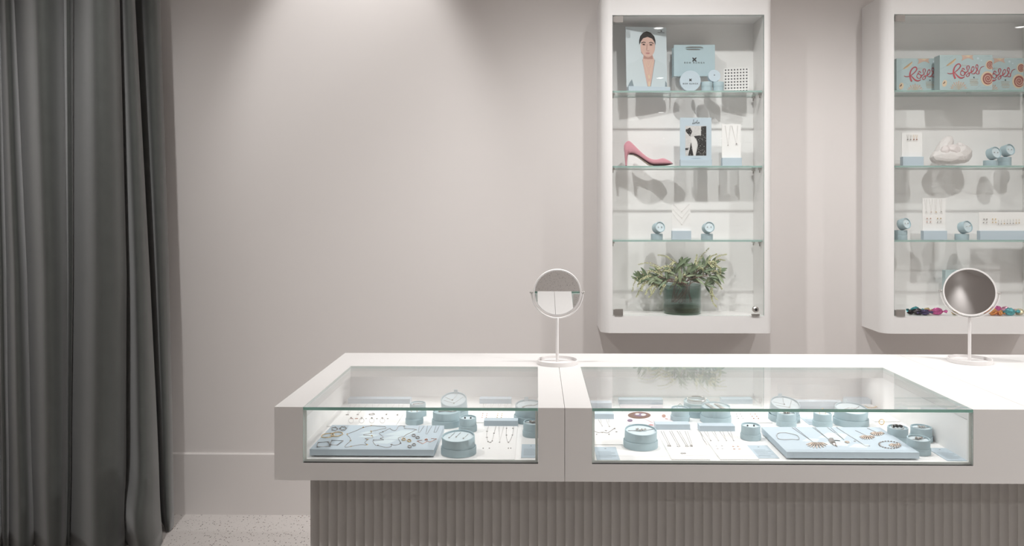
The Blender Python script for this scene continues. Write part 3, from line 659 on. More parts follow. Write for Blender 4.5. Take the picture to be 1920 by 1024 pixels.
# ------------------------------------------------------------------ round ring boxes
def ringbox(label, c, r, tilt=0, face=0, lids=1, group='round jewellery boxes', hl=.019, ht=.024, pad='pad', tab=False):
    """lid(s) below, tub above, tub tipped forward by tilt and turned by face; returns matrix of the pad"""
    t = thing('jewellery_box', label, 'jewellery box', c, group); rl = r*1.07; z = 0
    for k in range(lids):
        MB().lathe([(.0001, z), (rl, z), (rl+.0003, z+.001), (rl+.0003, z+hl-.001), (rl-.0004, z+hl), (rl-.0022, z+hl), (rl-.0022, z+hl*.45), (.0001, z+hl*.45)], 36).build('lid', 'tub', t, True, angle=.6); z += hl+.0002
    sink = hl*.5 if tilt < .4 else 0
    T = Matrix.Rotation(face, 4, 'Z') @ Matrix.Translation((0, 0, z-sink+r*math.sin(tilt)*(1 if tilt < .4 else 1.0))) @ Matrix.Rotation(tilt, 4, 'X')
    H = ht+sink; m_ = MB(); m_.T = T
    m_.lathe([(.0001, 0), (r, 0), (r, H-.001), (r-.0006, H), (r-.0028, H), (r-.003, H-.007)], 36); tb = m_.build('tub', 'tub', t, True, angle=.6)
    m_ = MB(); m_.T = T; m_.lathe([(r-.003, H-.007), (r-.0034, H-.0045), (.0001, H-.0045)], 32); m_.build('pad', pad, t, True, angle=.6)
    if tab:
        m_ = MB(); m_.T = T; m_.box(-.006, .006, r-.004, r-.0032, H-.004, H+.010); m_.build('ribbon_tab', 'pad', t)
    return Matrix.Translation(c) @ T @ Matrix.Translation((0, 0, H-.0045))
def inbox(T, kind, label, r, metal='silver', group='jewellery in round boxes'):
    P = lambda x_, y_, z_=.0012: T @ Vector((x_*r, y_*r, z_))
    m_ = MB(); nm, cat = 'earrings', 'earring'
    out = []
    def put(nm, cat, m_, mt, lab):
        lo = sum((v for v in m_.v), Vector())/len(m_.v); lo.z = min(v.z for v in m_.v)
        tag(m_.build(nm, mt, None, True, loc=lo), lab, cat, group)
    if kind == 'studs':
        for s, wd in ((-1, 'left'), (1, 'right')):
            m_ = MB(); m_.ball(P(s*.34, 0, .002), min(.0028, r*.13), 8, 6); put('stud_earring', 'earring', m_, metal, wd+' stud earring '+label)
    elif kind == 'ring':
        m_ = MB(); R = min(.0095, r*.42); m_.T = T @ Matrix.Translation((0, 0, R*.55)) @ Matrix.Rotation(math.pi/2, 4, 'X'); m_.tube([(R*math.cos(a), R*math.sin(a), 0) for a in [2*math.pi*k/20 for k in range(20)]], .0009, 6, True)
        m_.ball((0, R+.001, 0), (.0035, .0025, .003), 8, 6); put('ring', 'ring', m_, metal, 'ring '+label)
    elif kind == 'stone':
        m_ = MB(); m_.T = T @ Matrix.Translation((0, 0, .001)); m_.tube([(r*.6*math.cos(a), r*.45*math.sin(a)-.0, .003+.004*math.sin(a)) for a in [2*math.pi*k/20 for k in range(20)]], .0012, 6, True); put('ring', 'ring', m_, metal, 'silver band of the ring '+label) if False else None
        t = thing('ring', 'ring '+label, 'ring', P(0, 0, 0), group); off = -P(0, 0, 0)
        o = m_.build('band', metal, t, True); o.location = off
        m2 = MB(); m2.T = T
        for k in range(5): m2.ball((r*(-.4+.2*k), -r*.1*(k % 2), .006+.002*(k % 2)), (.0035, .003, .0045), 7, 5)
        o = m2.build('stones', 'dark_stone', t, True); o.location = off
    elif kind == 'pendants':
        t = thing('necklace', label, 'necklace', P(0, 0, 0), group); off = -P(0, 0, 0)
        for a, b_, c, d in ((-.45, .6, -.5, -.25), (-.1, .7, -.12, -.05), (.45, .55, .40, -.2)):
            m_ = MB(); m_.tube([P(a, b_), P(c, d)], .0005, 5); o = m_.build('chain', 'chain', t, True); o.location = off
            m_ = MB(); m_.ball(P(c, d, .0016), .0022, 7, 5); o = m_.build('pendant', metal, t, True); o.location = off
    elif kind == 'vee':
        t = thing('necklace', label, 'necklace', P(0, 0, 0), group); off = -P(0, 0, 0)
        m_ = MB(); m_.tube([P(-.75, .35), P(-.1, -.05), P(.15, .75)], .0005, 5); m_.tube([P(-.75, -.1), P(.1, -.45), P(.65, .4)], .0005, 5); o = m_.build('chain', 'chain', t, True); o.location = off
        m_ = MB(); m_.ball(P(-.1, -.05), .0028, 7, 5); m_.ball(P(.1, -.45), .0026, 7, 5); o = m_.build('pendant', metal, t, True); o.location = off
    elif kind == 'bangle':
        m_ = MB(); m_.T = T
        vs = []; N = 36
        for k in range(N):
            a = 2*math.pi*k/N; c, s = math.cos(a), math.sin(a); R = r*.74
            for rr_, zz in ((R, .001), (R, .013), (R-.001, .013), (R-.001, .001)): vs.append((rr_*c, rr_*s*.8, zz))
        m_.add(vs, [(k*4+j, k*4+(j+1) % 4, ((k+1) % N)*4+(j+1) % 4, ((k+1) % N)*4+j) for k in range(N) for j in range(4)]); put('bangle', 'bangle', m_, metal, label)
    elif kind == 'bands':
        for s, wd in ((-1, 'left'), (1, 'right')):
            m_ = MB(); m_.T = T @ Matrix.Translation((s*r*.32, 0, .0005)) @ Matrix.Rotation(.25, 4, 'Z')
            for k in range(9): m_.box(-.006, .006, -r*.7+k*r*.155, -r*.7+k*r*.155+r*.12, 0, .003)
            put('bracelet', 'bracelet', m_, 'chain', wd+' '+label)
    elif kind == 'cluster':
        t = thing('ring', label, 'ring', P(0, 0, 0), group); off = -P(0, 0, 0); m_ = MB(); m_.T = T
        for k in range(7): m_.ball((r*.09*(k-3), r*.1*math.sin(k*2), .004+.0015*math.cos(k)), .003, 7, 5)
        o = m_.build('cluster', metal, t, True); o.location = off
        m_ = MB(); m_.tube([P(-.8, .1), P(-.3, .05), P(.3, .05), P(.85, .15)], .0007, 5); o = m_.build('band', 'chain', t, True); o.location = off
    elif kind == 'line':
        m_ = MB(); m_.tube([P(-.6, -.1), P(-.1, .15), P(.3, .05), P(.65, .3)], .0012, 6); m_.ball(P(-.5, -.1), .0025, 7, 5); m_.ball(P(.1, .12), .002, 7, 5); put('bracelet', 'bracelet', m_, metal, label)
def upbox(px, wpx, y, z, lids, face, label, what, wl, tilt=1.32):
    c = V(px, 388, y); r = (V(px+wpx/2, 388, y).x-c.x)/1.1
    T = ringbox(label, (c.x, y, z), r, tilt, face, lids, 'tipped ring boxes on the cabinet shelves', .0255 if lids == 1 else .021, .034, 'tub_in' if False else 'pad')
    inbox(T, what, wl, r)
ys3 = CF+.075
upbox(1231.5, 22.5, ys3, z3s, 1, .35, 'round blue box with its tub tipped forward, left of chevron necklaces', 'studs', 'in the tipped box left of the chevron necklaces')
upbox(1325.5, 22.5, ys3, z3s, 1, .15, 'round blue box with its tub tipped forward, right of chevron necklaces', 'studs', 'in the tipped box right of the chevron necklaces')
upright_stand('low blue block holding the clear card of three chevron necklaces', 1260.5, 1296, 384, 433, z3s, ys2)
q = onY(11.38, (1200, 370), ys2+.010)
for i, (yt, yb_) in enumerate(((150, 300), (250, 440), (350, 575))):
    necklace('fine chevron necklace, %s of three on one clear card' % ('top', 'middle', 'lowest')[i], [q(705, yt), q(892, yb_), q(1055, yt-5)], kind='dot', size=.0016, group='chevron necklaces', r=.0004, metal='silver', pmetal='chain')
# ------------------------------------------------------------------ vase of greenery
yv = CF+.095; vc = V(1279, 388, yv); rv = V(1314, 388, yv).x-vc.x; hv = V(1279, 533, yv).z-ZFL
vt = thing('glass_vase', 'round smoky green glass vase holding the cut greenery', 'vase', (vc.x, yv, ZFL))
MB().lathe([(.0001, 0), (rv*.97, 0), (rv, .004), (rv, hv), (rv-.004, hv), (rv-.004, .008), (.0001, .008)], 56).build('glass_body', 'vase_glass', vt, True, angle=.7)
MB().lathe([(.0001, .0085), (rv-.0045, .0085), (rv-.0045, .030), (.0001, .030)], 48).build('water', 'water', vt, True, angle=.6)
pt = thing('cut_greenery', 'bunch of green leaves with drooping pale blossom sprays in the vase', 'plant', (vc.x, yv, ZFL+.031))
rp = random.Random(11)
def G(x_, y_, dy): return V(1170+x_/6.4, 450+y_/6.4, yv+dy)
ctr = Vector((vc.x, yv, ZFL+hv-.01))
hub = [(300, 440), (400, 440), (520, 480), (590, 420), (680, 330), (740, 430), (800, 370), (860, 430), (920, 360), (1010, 310), (1010, 430), (980, 530), (650, 520), (460, 510), (240, 500), (1080, 400)]
for i, (hx, hy) in enumerate(hub):
    dyh = rp.uniform(-.045, .035); h = G(hx, hy, dyh); m_ = MB()
    foot = Vector((vc.x+rp.uniform(-.05, .05), yv+rp.uniform(-.03, .03), ZFL+.05)); mid = (h+ctr)/2+Vector((0, 0, .015))
    o = MB().tube(spline([foot, ctr+Vector((rp.uniform(-.04, .04), rp.uniform(-.02, .02), 0)), mid, h], 4), .0016, 5).build('stem', 'stem', pt, True); o.location = -pt.location
lf = None
def leaf_mesh():
    m_ = MB(); vs = []; fs = []
    for k in range(6):
        t = k/5; w_ = .125*math.sin(math.pi*min(1, t*.92+.05))**.8; d = -.10*t*t
        vs += [(-w_, t, d+.035*math.sin(math.pi*t)), (0, t, d-.02*math.sin(math.pi*t)), (w_, t, d+.035*math.sin(math.pi*t))]
    for k in range(5): fs += [(3*k, 3*k+1, 3*k+4, 3*k+3), (3*k+1, 3*k+2, 3*k+5, 3*k+4)]
    return m_.add(vs, fs)
protos = []
for nm in ('leaf', 'leaf2'):
    protos.append(leaf_mesh().build('leaf', nm, pt, True))
first = [True, True]
for i, (hx, hy) in enumerate(hub):
    rp2 = random.Random(50+i)
    out = math.atan2(-(hy-560), hx-600+(-1 if hx < 620 else 1)*40)
    for k in range(10):
        ang = out+rp2.uniform(-1.35, 1.35); ln = rp2.uniform(.04, .066); dyt = rp2.uniform(-.8, .6)
        b0 = G(hx+rp2.uniform(-35, 35), hy+rp2.uniform(-25, 25), rp2.uniform(-.03, .03))
        d = Vector((math.cos(ang), dyt*.8, math.sin(ang)*.8)).normalized()
        tip = b0+d*ln
        if tip.y > CB-.008: d.y -= (tip.y-CB+.012)/ln; d.normalize()
        if tip.y < CF+.014: d.y += .5; d.normalize()
        nrm = (Vector((0, -1, .6))-d*Vector((0, -1, .6)).dot(d)).normalized(); X = d.cross(nrm)
        k2 = 0 if rp2.random() < .62 else 1
        o = protos[k2] if first[k2] else dup(protos[k2], pt); first[k2] = False
        o.matrix_basis = Matrix.Translation(b0-pt.location) @ Matrix((X, d, nrm)).transposed().to_4x4() @ Matrix.Diagonal((ln*rp2.uniform(.8, 1.1), ln, ln, 1))
sprays = [[(640, 290), (520, 200), (410, 178)], [(560, 400), (330, 275), (175, 290)], [(450, 350), (170, 440), (100, 610)], [(260, 470), (200, 580), (150, 680)], [(380, 480), (290, 590), (255, 650)], [(420, 500), (360, 600), (300, 685)],
 [(640, 430), (600, 520), (540, 580)], [(720, 390), (715, 490), (655, 580)], [(850, 330), (920, 210), (1015, 95)], [(990, 270), (1040, 200), (1115, 165)], [(1040, 290), (1120, 195), (1230, 170)], [(1080, 300), (1130, 235), (1210, 240)],
 [(1090, 480), (1130, 520), (1180, 590)], [(1050, 560), (1060, 650), (1120, 715)], [(1045, 600), (1055, 720), (1110, 800)], [(900, 320), (950, 350), (950, 420)], [(490, 530), (455, 590), (435, 650)], [(850, 300), (865, 230), (875, 175)],
 [(1100, 300), (1150, 340), (1155, 410)], [(480, 430), (340, 370), (180, 380)], [(330, 420), (210, 470), (160, 560)], [(560, 300), (600, 260), (640, 290)], [(1080, 330), (1020, 260), (1100, 260)], [(880, 350), (930, 300), (990, 350)],
 [(340, 470), (230, 540), (215, 610)], [(450, 400), (400, 330), (320, 300)], [(1040, 380), (1110, 370), (1140, 450)], [(600, 330), (500, 310), (430, 340)], [(400, 520), (330, 560), (330, 640)], [(560, 360), (480, 370), (400, 400)]]
for i, s in enumerate(sprays):
    d0, d1 = rp.uniform(-.05, .0), rp.uniform(-.065, .03)
    P = spline([G(*s[0], d0), G(*s[1], (d0+d1)/2), G(*s[2], d1)], 9); m_ = MB(); m_.tube(P, [.0011*(1-.7*k/len(P)) for k in range(len(P))], 4, mi=1)
    for k, p in enumerate(P[2:]):
        f = 1-.55*k/len(P)
        for j in range(4):
            a = rp.uniform(0, 6.28); e = Vector((math.cos(a), math.sin(a)*.7, math.sin(a)*.6-.5))*.0052*f
            m_.ball(p+e, (.0026*f, .0026*f, .0034*f), 5, 4, mi=0)
    o = m_.build('flower_spray', ['blossom', 'stem'], pt, True); o.location = -pt.location
# ------------------------------------------------------------------ right cabinet, top shelf: chocolate boxes
BW, BH, BD = .2345, .1575, .050
def choc_box(label, x0, yfront, z, rz=0):
    return thing('chocolate_box', label, 'box', (x0+BW/2, yfront+BD/2, z), 'chocolate boxes', rz)
xm = V(1762, 388, CF+.026).x
cbx = choc_box('middle chocolate box with red script lettering, standing in front of two others', xm, CF+.026, z1s)
crt = MB().box(-BW/2, BW/2, -BD/2, BD/2, 0, BH).build('carton', 'box_blue', cbx)
def CT(lay): return lambda p: Vector(((p.x-140)/1095*BW-BW/2, -BD/2-.0003-.00022*lay, (800-p.y)/720*BH))
def cpr(name, mt, polys, lay, ribs=()):
    m_ = MB()
    for q in polys: poly(m_, [(min(1234, max(141, a)), min(799, max(81, b_))) for a, b_ in q], CT(lay))
    for q, w_ in ribs: ribbon(m_, [(min(1230, max(145, a)), min(796, max(84, b_))) for a, b_ in q], w_, CT(lay))
    return m_.build(name, mt, crt)
R_ = [([(295, 445), (340, 460), (410, 452), (470, 415), (545, 345), (568, 295), (545, 262), (495, 272), (445, 330), (422, 410), (428, 480), (445, 530), (460, 560)], [9, 12, 12, 12, 16, 24, 22, 16, 22, 28, 32, 34, 34]),
      ([(440, 435), (490, 490), (540, 535), (590, 550), (625, 540), (655, 522)], [14, 26, 30, 26, 16, 8]),
      ([(655, 375), (620, 350), (598, 372), (612, 405), (660, 425), (664, 460), (630, 497), (590, 490), (566, 455), (580, 415), (610, 385)], 18),
      ([(640, 445), (700, 425), (745, 360), (748, 310), (722, 296), (700, 330), (715, 395), (748, 450), (745, 500), (712, 522), (690, 500), (715, 462), (770, 445)], 16),
      ([(770, 445), (830, 400), (852, 350), (835, 318), (805, 335), (790, 400), (805, 455), (850, 462), (885, 435)], 17),
      ([(885, 435), (918, 375), (932, 310), (915, 280), (890, 292), (892, 340), (925, 385), (955, 425), (945, 465), (910, 468), (900, 448)], 18), ([(958, 420), (985, 350), (1015, 322), (1060, 310)], [9, 8, 8, 6])]
ribs = []; ribs2 = []
for p_, w_ in R_:
    s_ = sp2(p_, 5)
    if isinstance(w_, list): ww = [w_[min(len(w_)-1, i//5)]+(w_[min(len(w_)-1, i//5+1)]-w_[min(len(w_)-1, i//5)])*(i % 5)/5 for i in range(len(s_))]
    else: ww = [w_*(.75+.35*math.sin(i*.55)) for i in range(len(s_))]
    ribs.append((s_, ww)); ribs2.append(([(a+4, b_+5) for a, b_ in s_], ww))
cpr('lettering_shadow', 'rose_dark', [], 3, ribs2); cpr('script_lettering', 'rose_red', [], 4, ribs)
for (ux, uy, r_) in ((1130, 565, 150), (1180, 285, 98)):
    cpr('rose_print', 'cream', [ell(ux, uy, r_*.9, r_, 28)], 1)
    cpr('rose_print', 'rose_mid', [ell(ux+r_*.06, uy+r_*.02, r_*.72, r_*.80, 28)], 2)
    sw = [(ux+r_*.08+r_*(.62*(1-t/26))*math.cos(t*.55), uy+r_*.68*(1-t/26)*math.sin(t*.55)) for t in range(25)]
    cpr('rose_swirl', 'peach', [], 3, [(sw, [r_*(.13-.003*i) for i in range(25)])])
cpr('shell_print', 'cream', [ell(240, 660, 48, 72, 18, 0, .25)], 1); cpr('shell_slit', 'nest', [[(200, 668), (250, 615), (255, 640), (225, 672)]], 2)
fan = [[(535, 798), (535+190*math.cos(a)*.98-14*math.sin(a), 798-170*math.sin(a)), (535+200*math.cos(a), 798-(195 if k % 2 else 170)*math.sin(a)), (535+190*math.cos(a)+14*math.sin(a), 798-160*math.sin(a)-8)] for k, a in enumerate([math.pi*(.06+.88*i/10) for i in range(11)])]
cpr('coral_print', 'tan', fan, 1); cpr('coral_tip_print', 'peach', [ell(535+150*math.cos(a), 798-150*math.sin(a), 12, 24, 8, 0, math.pi/2-a) for a in [math.pi*(.1+.8*i/8) for i in range(9)]], 2)
cpr('feather_print', 'tan', [[(270, 310), (300, 270), (380, 210), (470, 145), (480, 175), (430, 235), (350, 290)]], 1); cpr('feather_print', 'cream', [[(300, 300), (380, 255), (470, 165), (480, 175), (430, 235), (350, 290)]], 2)
cpr('starfish_print', 'peach', [[(585, 84), (840, 84), (815, 120), (845, 185), (765, 150), (720, 145), (660, 165), (590, 205), (615, 125)]], 1); cpr('starfish_print', 'cream', [[(650, 84), (800, 84), (730, 130)]], 2)
cpr('bubble_print', 'pad', [ell(935, 150, 22, 22), ell(1005, 190, 14, 14)], 1)
cpr('line_print', 'faint', [], 1, [(sp2([(150, 370), (220, 335), (280, 300)]), 5), (sp2([(330, 150), (390, 110), (420, 86)]), 5), (ell(265, 150, 35, 35), 4), (sp2([(290, 590), (350, 600), (380, 640)]), 4), ([(1090, 105), (1190, 105)], 9), ([(980, 752), (1215, 752)], 5), (sp2([(870, 790), (940, 730), (1010, 690)]), 4)])
m_ = MB(); logo(m_, (850, 540), 22, CT(4)); m_.build('emblem_print', 'ink', crt)
m_ = MB()
for yy, a, b_ in ((578, 762, 935), (612, 762, 925), (634, 775, 930), (660, 765, 935), (695, 785, 930)):
    u = a
    while u < b_: poly(m_, [(u, yy-6), (u+9, yy-6), (u+9, yy+6), (u, yy+6)], CT(3)); u += 15
m_.build('small_print', 'tan', crt)
cpr('gilt_script', 'tan', [], 3, [(sp2([(600, 290), (620, 275), (610, 300), (640, 295), (660, 280), (675, 292), (710, 282)]), 4)])
dup_tree(cbx, 'chocolate box with red script lettering, left of the three on the shelf', (V(1681, 388, CF+.105).x+BW/2, CF+.105+BD/2, z1s))
dup_tree(cbx, 'chocolate box with red script lettering, right of the three on the shelf', (V(1919, 388, CF+.105).x-BW/2, CF+.105+BD/2, z1s))
zlow = V(1773, 507, CF+.11).z-BH*.62
lowbox = dup_tree(cbx, 'small chocolate box on a riser at the cabinet bottom, mostly hidden by the mirror', (V(1773, 388, CF+.11).x+BW*.31, CF+.11+BD*.31, zlow))
lowbox.scale = (.62, .62, .62)
rz_ = thing('acrylic_riser', 'clear acrylic riser on the cabinet floor behind the right mirror', 'riser', (lowbox.location.x, lowbox.location.y, ZFL)); hz_ = zlow-ZFL-.0004
MB().box(-.055, .055, -.022, .022, hz_-.003, hz_).build('platform', 'acrylic', rz_)
for s in (-1, 1): MB().box(s*.054-.001, s*.054+.001, -.022, .022, 0, hz_-.0032).build('leg_panel', 'acrylic', rz_)
# middle shelf of the right cabinet
upright_stand('blue block with clear card of four drop earrings, left of the rock crystal', 1693, 1732, 249, 294, z2s, CF+.045)
q = onY(12.8, (1680, 240), CF+.053)
for i, xx in enumerate((282, 352, 430, 497)):
    t = thing('drop_earring', 'drop earring, %s from the left on the card beside the rock crystal' % ORD[i], 'earring', q(xx, 275), 'drop earrings beside the rock crystal'); m_ = MB(); m_.tube([q(xx-18, 160), q(xx-10, 215), q(xx, 250), q(xx+12, 215), q(xx+18, 160)], .0005, 5)
    o = m_.build('hook', 'chain' if i < 2 else 'gold', t, True); o.location = -t.location
    m_ = MB(); m_.ball(q(xx, 275), .0033, 7, 5); o = m_.build('drop', 'chain' if i < 2 else 'rose_gold', t, True); o.location = -t.location
t = thing('acrylic_block', 'small clear acrylic cube beside the blue earring block', 'block', V(1684, 388, CF+.05)*1.0, None); t.location.z = z2s
MB().box(-.012, .012, -.012, .012, 0, .026).build('cube', 'acrylic', t)
# crystal
yk = CF+.085; kc = V(1780, 388, yk)
kt = thing('rock_crystal', 'large rough pale pink quartz crystal cluster on the middle shelf', 'crystal', (kc.x, yk, z2s))
def rock(seed, rx, ry, rz_, n=60, flat=True):
    rr = random.Random(seed); bm = bmesh.new()
    for k in range(n):
        a = rr.uniform(0, 6.283); p = math.acos(rr.uniform(-1, 1)); f = rr.uniform(.95, 1.03); bm.verts.new((rx*f*math.sin(p)*math.cos(a), ry*f*math.sin(p)*math.sin(a), max(-rz_*.8, rz_*f*math.cos(p))))
    bmesh.ops.convex_hull(bm, input=bm.verts); bmesh.ops.delete(bm, geom=[v for v in bm.verts if not v.link_faces], context='VERTS')
    bm.verts.index_update(); vs = [tuple(v.co) for v in bm.verts]; fs = [[v.index for v in f.verts] for f in bm.faces]; bm.free(); return vs, fs
def K(px, py, dy=0): p = V(px, py, yk+dy); return p-kt.location
for nm, mt, seed, (px, py, dy), (rx, ry, rz_), rot in (
    ('crystal_lump', 'quartz', 1, (1780, 294.5, -.005), (.083, .042, .040), 0), ('crystal_lump', 'quartz', 2, (1800, 288, .0), (.052, .04, .048), .3),
    ('crystal_spire', 'quartz', 3, (1768, 283, .01), (.034, .03, .080), .45), ('crystal_lump', 'quartz_pink', 4, (1786, 283, -.012), (.040, .03, .030), 0),
    ('crystal_lump', 'quartz', 5, (1758, 296, .0), (.033, .03, .032), .4), ('crystal_lump', 'quartz', 6, (1801, 275, -.012), (.022, .018, .016), .8), ('crystal_lump', 'quartz_pink', 7, (1772, 284, -.020), (.024, .02, .026), .2)):
    vs, fs = rock(seed, rx, ry, rz_, 150); m_ = MB(); c_ = K(px, py, dy); m_.T = Matrix.Translation(c_) @ Matrix.Rotation(rot, 4, 'Y'); m_.add(vs, fs)
    for v in m_.v: v.z = max(v.z, 0.0002)
    m_.build(nm, mt, kt)
yr = CF+.07
upbox(1857, 25, yr, z2s, 1, .3, 'round blue box with tub tipped forward, beside the rock crystal', 'studs', 'in the tipped box nearest the rock crystal')
upbox(1883, 24, yr+.035, z2s, 2, .3, 'round blue box tipped forward on two stacked lids, on the crystal shelf', 'studs', 'in the tipped box above two lids')
# lowest shelf of the right cabinet
upbox(1689, 23, yr, z3s, 2, .45, 'round blue box tipped forward on stacked lids, at the left of the lowest shelf', 'studs', 'in the tipped box at the left of the lowest shelf')
upright_stand('blue block with clear card of four necklaces and eight studs', 1732, 1776, 372, 433, z3s, CF+.045)
q = onY(11.375, (1680, 370), CF+.053)
for i, (x0_, x1_, xx, yy, kd) in enumerate(((615, 650, 645, 330, 'cross'), (720, 765, 752, 330, 'cross'), (825, 858, 855, 330, 'heart'), (935, 968, 966, 325, 'heart'))):
    necklace('fine necklace, %s from the left on the four-necklace card' % ORD[i], [q(x0_-10, 35), q(xx, yy-15), q(x1_+8, 35)], kind=kd, size=.003, r=.0004, group='necklaces on the right cabinet card', metal='silver' if i < 2 else 'chain', pmetal=('chain', 'rose_gold', 'gold', 'chain')[i])
for rI, yy in enumerate((450, 523)):
    for i, xx in enumerate((665, 740, 887, 955)):
        bit('stud_earring', 'stud earring, %s row, %s from the left, under the four necklaces' % (('upper', 'lower')[rI], ORD[i]), 'earring', q(xx, yy), 'dot', .0027, 'chain' if rI and i > 1 else 'gold' if i > 1 else 'rose_gold', 'studs on the right cabinet card')
upbox(1803.5, 25, yr, z3s, 1, .35, 'round blue box with tub tipped forward and a gold ring inside, lowest shelf', 'ring', 'in the tipped box between the two card stands')
upright_stand('long blue block with clear card of many small earrings at the right edge', 1838, 1942, 398, 433, z3s, CF+.045)
q = onY(11.377, (1790, 370), CF+.053)
for i, (xx, yy) in enumerate(((628, 465), (688, 465), (618, 535), (684, 535), (810, 465), (872, 465), (812, 535), (878, 535))):
    bit('stud_earring', 'stud earring on the long card, %s of the %s square of four' % (('top left', 'top right', 'bottom left', 'bottom right')[i % 4], ('silver', 'gold')[i//4]), 'earring', q(xx, yy), 'dot', .0028, 'chain' if i < 4 else 'gold', 'studs on the long card')
for i in range(8):
    xx = 935+i*63; yy = 568-i*3
    t = thing('drop_earring', 'small drop earring on the long card, %s from the left in the row' % ORD[i], 'earring', q(xx, yy), 'drop earrings on the long card')
    o = MB().tube([q(xx-6, yy-85), q(xx, yy-20), q(xx+6, yy-85)], .0004, 4).build('hook', 'gold' if i > 5 else 'silver', t, True); o.location = -t.location
    m_ = MB(); m_.ball(q(xx, yy), .0027, 7, 5); o = m_.build('drop', 'gold' if i > 5 or i == 2 else 'chain', t, True); o.location = -t.location
# foil wrapped sweets on the floor of the right cabinet
def sweet(label, px, py, dy, col, L, rot, seed):
    L *= 1.45
    p = V(px, py, CF+dy); rr = random.Random(seed)
    t = thing('wrapped_sweet', label, 'sweet', (p.x, CF+dy, ZFL+.0004), 'foil wrapped sweets', rz=rot); r = L*.30; hz = max(p.z-ZFL, r*.8)
    m_ = MB(); m_.ball((0, 0, hz), (L*.36, r*.85, r*.8), 10, 8)
    for v in m_.v: v *= 1; v.x += rr.uniform(-1, 1)*.0028; v.y += rr.uniform(-1, 1)*.0022; v.z = max(.0002, v.z+rr.uniform(-1, 1)*.0030)
    m_.build('wrapper', 'foil_'+col, t)
    for s in (-1, 1):
        vs = [(s*L*.33, 0, hz)]; n = 7
        for k in range(n): a = 6.283*k/n; vs.append((s*L*(.56+.06*(k % 2)), r*.75*math.cos(a), max(.0002, hz+r*.45*math.sin(a))))
        MB().add(vs, [(0, 1+k, 1+(k+1) % n) for k in range(n)]).build('twist', 'foil_'+col, t)
for i, (px, py, dy, col, L, rot, lab) in enumerate((
    (1716, 582, .075, 'teal', .044, .15, 'teal foil wrapped sweet at the back of the left heap'), (1721, 587, .045, 'dark', .04, -.2, 'dark brown foil wrapped sweet in the left heap beneath the teal one'),
    (1738, 583, .08, 'gilt', .038, .4, 'gold foil wrapped sweet at the back of the left heap'), (1734, 589, .028, 'violet', .038, .1, 'deep violet foil wrapped sweet at the front of the left heap'),
    (1757, 587, .045, 'magenta', .046, -.1, 'bright pink foil wrapped sweet at the right of the left heap'), (1708, 588, .06, 'dark', .030, .8, 'small dark foil wrapped sweet at the left tip of the left heap'),
    (1791, 587, .05, 'cream', .036, .9, 'cream foil wrapped sweet just left of the mirror stem'),
    (1861, 587, .035, 'orange', .046, .05, 'orange foil wrapped sweet at the front of the right heap'), (1868, 581, .085, 'magenta', .048, .1, 'magenta foil wrapped sweet behind the orange one'),
    (1885, 582, .075, 'pinkfoil', .046, -.25, 'pale pink foil wrapped sweet in the middle of the right heap'), (1893, 588, .035, 'aqua', .048, .1, 'aqua foil wrapped sweet at the front of the right heap'),
    (1911, 586, .05, 'cream', .040, .0, 'pale green gold foil wrapped sweet at the right edge'), (1876, 590, .022, 'orange', .026, .5, 'tiny orange foil wrapped sweet between the orange and aqua ones'))):
    sweet(lab, px, py, dy, col, L, rot, i)
# ------------------------------------------------------------------ inside the glass cases
CFZ = FZ+.0018
def flat_board(label, px0, px1, py_bar, py_end, sheet='card', bar_h=.016, bar_d=.034, group='jewellery boards in the cases', xlim=None):
    """white board lying on the case floor with a blue bar along its far edge"""
    zt = CFZ+.0022; a = F(px0, py_bar, zt); b_ = F(px1, py_bar, zt); e = F(px0, py_end, zt).y
    if xlim: a.x = max(a.x, xlim[0]); b_.x = min(b_.x, xlim[1])
    cx_ = (a.x+b_.x)/2; y0 = a.y; w_ = b_.x-a.x
    t = thing('jewellery_board', label, 'display board', (cx_, y0, CFZ), group)
    MB().box(-w_/2+.001, w_/2-.001, e-y0, bar_d*.5, 0, .0022).build('sheet', sheet, t)
    MB().box(-w_/2, w_/2, .0, bar_d, .0024, .0024+bar_h).build('bar', 'blue', t)
    return zt+.0006
def on(s, o, z): return lambda x_, y_: F(o[0]+x_/s, o[1]+y_/s, z)
# --- left case
zA = flat_board('long white board with blue bar at the back of the left case', 652.5, 769, 757, 799, xlim=(n1[0]+.004, 9))
q = on(11.294, (630, 735), zA)
for i, (a, b_, c, kd, sz) in enumerate((((310, 260), (240, 485), (430, 260), 'bar', .003), ((495, 260), (460, 482), (660, 260), 'heart', .003), ((775, 260), (760, 474), (915, 260), 'ring', .009), ((1062, 260), (1068, 482), (1235, 260), 'dot', .003), ((1335, 260), (1300, 492), (1430, 260), 'dot', .003))):
    necklace('fine chain necklace, %s from the left on the long back board' % ORD[i], [q(*a), q(*b_), q(*c)], kind=kd, size=sz, at=q(*b_), group='necklaces on the long back board', pmetal='chain')
for i, xx in enumerate((330, 435, 540, 640, 765, 868, 985, 1095)):
    bit('stud_earring', 'small stud earring, %s from the left below the necklaces on the long board' % ORD[i], 'earring', q(xx, 565), 'bar' if i < 2 else 'cross', .0028, 'rose_gold' if i < 2 else 'chain', 'studs on the long back board')
for i, xx in enumerate((318, 540, 757, 980)):
    p = q(xx, 660); t = thing('ring', 'upright slim ring, %s of four standing along the long board' % ORD[i], 'ring', p, 'rings on the long back board')
    m_ = MB(); R = .0075; m_.tube([(R*math.cos(a), 0, R+R*math.sin(a)) for a in [2*math.pi*k/20 for k in range(20)]], .0005, 5, True); m_.build('band', 'silver', t, True)
    m_ = MB(); pend(m_, (0, 0, 2*R+.001), .0026, 'cluster'); m_.build('setting', 'chain', t, True)
zB = flat_board('small white board with blue bar at the back right of the left case', 899, 958.5, 757, 792)
q = on(5.6875, (780, 700), zB)
